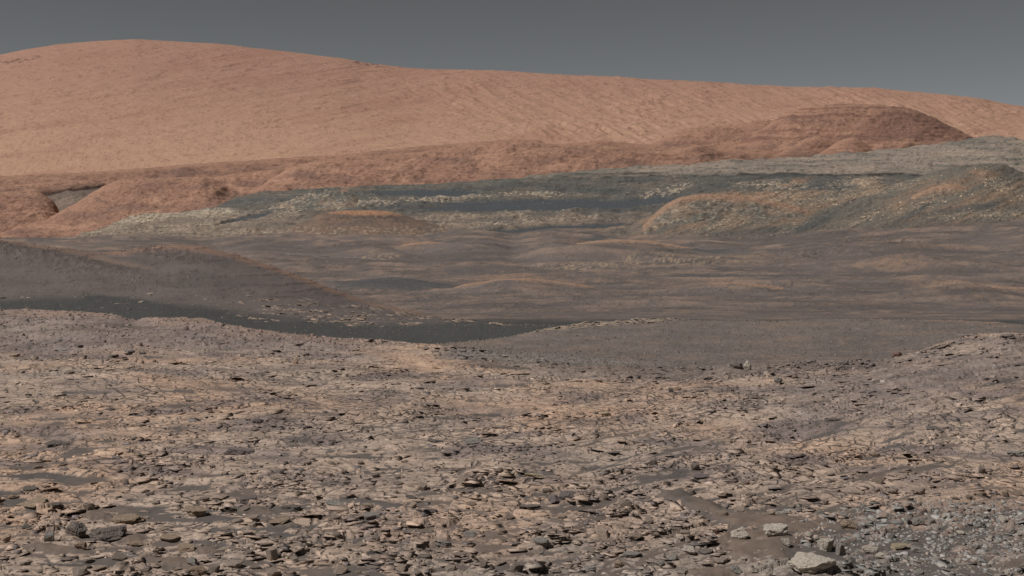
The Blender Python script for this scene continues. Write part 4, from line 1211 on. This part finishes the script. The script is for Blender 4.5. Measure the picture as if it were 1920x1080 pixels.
# ------------------------------------------------------------------ everything smaller: countless fragments
def fragments(name, label, sheet_name, n, size, dens, seed, mat, tone, m=5, flare=(0.6, 0.98), strike=None):
    """flat-faced broken pieces, strewn over a sheet; size(px, py, rg) in photograph pixels"""
    X, Y, Z, c = SHEETS[sheet_name]
    rg = np.random.RandomState(seed)
    rows, cols = X.shape
    p = dens(c).astype(np.float64)
    p = p * ((c['px'] > -260) & (c['px'] < 2180)) * np.gradient(c['px'], axis=1)
    p = (p / p.sum()).reshape(-1)
    pick = rg.choice(rows * cols, n, p=p)
    x = X.reshape(-1)[pick]; y = Y.reshape(-1)[pick]; z = Z.reshape(-1)[pick]
    px = c['px'].reshape(-1)[pick]; py = c['py'].reshape(-1)[pick]
    s = y / F
    gxf = np.gradient(c['Zb'], axis=1) / np.maximum(np.gradient(X, axis=1), 1e-6)
    gcf = np.gradient(c['Zb'], axis=0) / np.maximum(np.gradient(Y, axis=0), 1e-6)
    gx = np.clip(gxf.reshape(-1)[pick], -0.6, 0.6); gy = np.clip(gcf.reshape(-1)[pick] - x / y * gx, -0.2, 0.9)
    x = x + rg.uniform(-1, 1, n) * s
    w, asp, hh = size(px, py, n, rg)
    W = w * s * 0.5
    ang = (np.arange(m)[None, :] + rg.uniform(-0.38, 0.38, (n, m))) * 2 * np.pi / m + rg.uniform(0, 6.28, n)[:, None]
    rad = rg.uniform(0.55, 1.2, (n, m))
    bx = np.cos(ang) * rad; by = np.sin(ang) * rad * asp[:, None]
    tr = rg.uniform(flare[0], flare[1], (n, m))
    th = rg.uniform(0.8, 1.1, (n, m))
    yaw = rg.normal(0, 0.5, n) + (strike(px, py) if strike else 0)
    cy, sy = np.cos(yaw)[:, None], np.sin(yaw)[:, None]
    tx = rg.normal(0.0, 0.10, n)[:, None]; ty = rg.normal(-0.06, 0.13, n)[:, None]
    V = np.zeros((n, 2 * m, 3))
    for k, (qx, qy, qz) in enumerate(((bx, by, -0.35 * np.ones((n, m))), (bx * tr, by * tr, th))):
        ux = qx * cy - qy * sy; uy = qx * sy + qy * cy
        V[:, k * m:(k + 1) * m, 0] = ux * W[:, None] + x[:, None]
        V[:, k * m:(k + 1) * m, 1] = uy * W[:, None] + y[:, None]
        V[:, k * m:(k + 1) * m, 2] = (qz * hh[:, None] * 2 + (tx + gx[:, None]) * ux + (ty + gy[:, None]) * uy) * W[:, None] + z[:, None]
    tri = []
    for k in range(m):
        k2 = (k + 1) % m
        tri += [(k, k2, m + k2), (k, m + k2, m + k)]
    for k in range(1, m - 1):
        tri.append((m, m + k, m + k + 1))
    tri = np.array(tri)
    Tn = len(tri)
    Fi = (tri[None] + (np.arange(n) * 2 * m)[:, None, None]).reshape(-1, 3)
    me = bpy.data.meshes.new(name)
    me.vertices.add(n * 2 * m); me.vertices.foreach_set('co', V.astype(f32).reshape(-1))
    me.loops.add(len(Fi) * 3); me.loops.foreach_set('vertex_index', Fi.astype(np.int32).reshape(-1))
    me.polygons.add(len(Fi))
    me.polygons.foreach_set('loop_start', np.arange(0, len(Fi) * 3, 3, dtype=np.int32))
    me.polygons.foreach_set('loop_total', np.full(len(Fi), 3, np.int32))
    me.update(calc_edges=True)
    colr = tone(c, pick, px, py, n, rg)
    at = me.color_attributes.new('Col', 'FLOAT_COLOR', 'POINT')
    rgba = np.ones((n, 2 * m, 4), f32); rgba[..., :3] = np.clip(colr, 0.01, 0.9)[:, None, :]
    at.data.foreach_set('color', rgba.reshape(-1))
    me.materials.append(mat)
    ob = bpy.data.objects.new(name, me)
    sc.collection.objects.link(ob)
    ob['kind'] = 'stuff'; ob['label'] = label; ob['category'] = 'rubble'
    return ob


def near_size(px, py, n, rg):
    lowk = np.clip((py - 880) / 170, 0, 1)
    w = np.exp(rg.normal(1.45, 0.5, n)) * (1 + 0.5 * lowk) * np.where((px > 1480) & (py > 930), 0.85, 1)
    w = np.clip(w, 2.2, 24)
    slabby = rg.rand(n) < np.where((px > 1480) & (py > 930), 0.4, 0.72)
    return w, rg.uniform(0.5, 1.1, n), np.where(slabby, rg.uniform(0.06, 0.15, n), rg.uniform(0.18, 0.36, n))


def plate_size(px, py, n, rg):
    lowk = np.clip((py - 850) / 200, 0, 1)
    w = np.clip(np.exp(rg.normal(2.3, 0.55, n)) * (0.9 + 0.8 * lowk), 4, 56)
    return w, rg.uniform(0.5, 1.2, n), rg.uniform(0.03, 0.08, n) * np.minimum(1, 14 / w) ** 0.8


def plate_dens(c):
    py = c['py']
    clump = ss(-0.1, 0.35, fbm(c['px'] / 70, c['q'] / .06, 3, 651))
    d = (0.10 + 1.2 * ss(0.3, 0.95, c['brk']) * (0.25 + 0.75 * clump)) * (0.15 + 0.85 * c['bed']) * (1 - 0.9 * c['rub']) * (1 - 0.95 * ss(0.15, 0.5, c['sw']))
    return d * row_ok(c)


def row_ok(c):
    if 'clear' not in c:
        k = np.ones(c['px'].shape, f32)
        for (x, y, w, h, kd, cc, nm, lb, rf) in HEROES:
            if w >= 14:
                dx = (c['px'] - x) / (w * 0.62); dy = (c['py'] - y - h * 0.2) / (h * 0.75 + 2)
                k *= ss(0.8, 1.1, np.sqrt(dx * dx + dy * dy)) * 0.97 + 0.03
        c['clear'] = k
    n = np.concatenate([np.ones(8 + 20 + 118 + 92 + 76 + 56 + 60), np.zeros(12)])
    return ss(575, 600, c['py']) * (1 - ss(1095, 1140, c['py'])) * n[:, None] * c['clear']


def near_dens(c):
    px, py = c['px'], c['py']
    clump = ss(-0.15, 0.3, fbm(c['px'] / 45, c['q'] / .035, 3, 653))
    d = (0.08 + 1.0 * ss(0.25, 0.95, c['brk']) * (0.2 + 0.8 * clump) + 1.0 * c['rub']) * (0.3 + 0.7 * c['bed'])
    d = d * (1 - 0.85 * ss(0.2, 0.6, c['sw']))
    d = d * (1 - 0.5 * blob(c, 1760, 1020, 300, 70, 0, .6, .3, 9)) + 0.62 * blob(c, 1760, 1010, 280, 80, 0, .6, .3, 9)
    return d * row_ok(c)


def near_tone(c, pick, px, py, n, rg):
    base = c['rock'].reshape(-1, 3)[pick] * np.exp(rg.normal(-0.03, 0.15, n))[:, None]
    base = np.where((rg.rand(n) < 0.14)[:, None], alb(124, 113, 110)[None] * np.exp(rg.normal(0, 0.12, n))[:, None], base)
    pale = (rg.rand(n) < 0.75) & (px > 1480 + (rg.rand(n) - .5) * 150) & (py > 945)
    g = alb(154, 149, 143)[None] * rg.uniform(0.55, 1.25, n)[:, None]
    return np.where(pale[:, None], g, base)


def flat_tone(a, b):
    def f(c, pick, px, py, n, rg):
        k = rg.rand(n)[:, None]
        return (a[None] * k + b[None] * (1 - k)) * np.exp(rg.normal(0, 0.08, n))[:, None]
    return f


def chips(lo, hi, flat):
    def f(px, py, n, rg):
        w = np.exp(rg.uniform(math.log(lo), math.log(hi), n))
        return w, rg.uniform(0.6, 1.2, n), rg.uniform(0.07, 0.16, n) if flat else rg.uniform(0.15, 0.4, n)
    return f


def patches(lst, rows=None):
    def f(c):
        d = np.zeros(c['px'].shape)
        for (x, y, rx, ry, an, k) in lst:
            d = np.maximum(d, k * blob(c, x, y, rx, ry, an, 0.9, 0.6, int(x + y)))
        return d * (1 - 0.9 * c.get('pool', np.zeros(1))) * ss(0.0, 0.35, 0.15 + fbm(c['px'] / 30, c['py'] / 6, 3, 77))
    return f


fragments('bedrock_plates', 'countless thin broken plates of the tan bedrock', 'near_ground', 13400, plate_size, plate_dens, 33, MAT['chip'], near_tone, 5, (0.9, 1.22), lambda px, py: 0.95 * np.clip((px - 1050) / 400, 0, 1) * np.clip((960 - py) / 60, 0.2, 1))
fragments('rock_rubble', 'countless small broken rock fragments strewn over the near bedrock', 'near_ground', 28500, near_size, near_dens, 31, MAT['chip'], near_tone)
def ledge_size(lo, hi):
    def f(px, py, n, rg):
        return np.exp(rg.uniform(math.log(lo), math.log(hi), n)), rg.uniform(0.5, 1.6, n), rg.uniform(0.02, 0.06, n)
    return f


fragments('pale_slabs', 'countless pale slabs along the foot of the dark hill', 'dark_hill', 2200, ledge_size(2.5, 20), lambda c: slab_zone(c) * (0.15 + ss(380, 520, c['px'])) * ss(0.0, 0.3, fbm(c['px'] / 70, c['py'] / 5, 3, 407)), 35, MAT['gravel'], flat_tone(alb(160, 140, 124), alb(112, 101, 95)))
fragments('hill_rubble', 'countless dark stones along the crest of the dark hill', 'dark_hill', 5000, chips(1.3, 5, False),
          lambda c: 0.16 + np.exp(-(((c['py'] - 480 - 0.20 * (c['px'] - 60)) / 14) ** 2)) * (1 - ss(180, 330, c['px'])) + blob(c, 310, 476, 110, 13, 8, .6, .4), 37, MAT['gravel'], flat_tone(alb(104, 95, 90), alb(126, 112, 104)), 4)
fragments('pale_slabs', 'countless pale slabs capping the gravel slope', 'gravel_slope', 420, ledge_size(6, 30), lambda c: blob(c, 1110, 608, 190, 8, -4, .5, .3) * (c['Y'] < 86), 39, MAT['gravel'], flat_tone(alb(164, 145, 127), alb(130, 117, 107)))
fragments('gravel', 'countless small stones covering the gravel slope', 'gravel_slope', 7000, chips(1.5, 6, False), lambda c: (c['Y'] < 88) * (0.3 + blob(c, 1040, 676, 220, 18, 4, .6, .4)), 41, MAT['gravel'], flat_tone(alb(104, 95, 91), alb(138, 125, 116)), 4)
CL = ((270, 408, 75, 14, -14, 1.0), (390, 405, 80, 10, 0, .8), (560, 388, 60, 16, -30, .9), (610, 375, 50, 9, -25, .8), (700, 384, 60, 8, 0, 1), (840, 374, 120, 7, -3, 1.0), (1010, 366, 80, 6, 0, .8),
      (1000, 385, 70, 4, -5, .5), (1240, 365, 60, 13, -15, 1.0), (490, 402, 50, 8, -20, .7), (1450, 350, 80, 9, 0, 1.0), (1600, 343, 60, 9, -10, .9), (1120, 392, 90, 4, -2, .9), (860, 425, 330, 5, -3, .8),
      (900, 411, 200, 5, -3, .7), (560, 440, 320, 6, 0, .9), (300, 432, 250, 10, -4, .6), (980, 423, 120, 4, -4, 1))
fragments('pale_outcrop_rubble', 'countless cream stones of the outcrops in the clay beds', 'clay_beds', 5000, ledge_size(1.6, 7), patches(CL), 43, MAT['clay'], flat_tone(alb(206, 190, 166), alb(164, 148, 130)), 4)
KN = ((1440, 385, 130, 22, -4, .9), (1560, 365, 150, 10, -4, .8), (1390, 412, 120, 14, -16, .8), (1880, 350, 60, 16, 25, 1.0), (1640, 360, 130, 9, -12, .8), (1860, 405, 140, 10, 0, .7), (1620, 412, 80, 8, -25, .8),
      (1740, 385, 100, 10, -15, .5), (1480, 430, 40, 6, -25, .7))
fragments('pale_knoll_rubble', 'countless cream stones scattered over the pale knoll', 'pale_knoll', 3000, ledge_size(1.6, 6), patches(KN), 45, MAT['clay'], flat_tone(alb(192, 168, 142), alb(150, 130, 112)), 4)
VL = ((1240, 500, 300, 7, -1, 1), (1080, 505, 80, 6, 0, 1), (1660, 460, 150, 14, 5, 1), (1840, 548, 110, 6, 2, 1), (1150, 462, 120, 7, 0, 1), (1490, 492, 160, 6, -3, 1), (700, 487, 90, 5, 0, .5), (560, 480, 120, 8, 3, .4))
fragments('valley_rubble', 'countless small stones in bands across the valley floor', 'valley_floor', 5000, ledge_size(1.4, 5.5), lambda c: (patches(VL)(c) + 0.10 * ss(0.0, 0.4, fbm(c['px'] / 120, c['ld'] * 30, 3, 331)) * (c['ld'] > math.log(225))) * (c['ld'] < math.log(955)), 47, MAT['valley'], flat_tone(alb(168, 146, 126), alb(96, 84, 78)), 4)
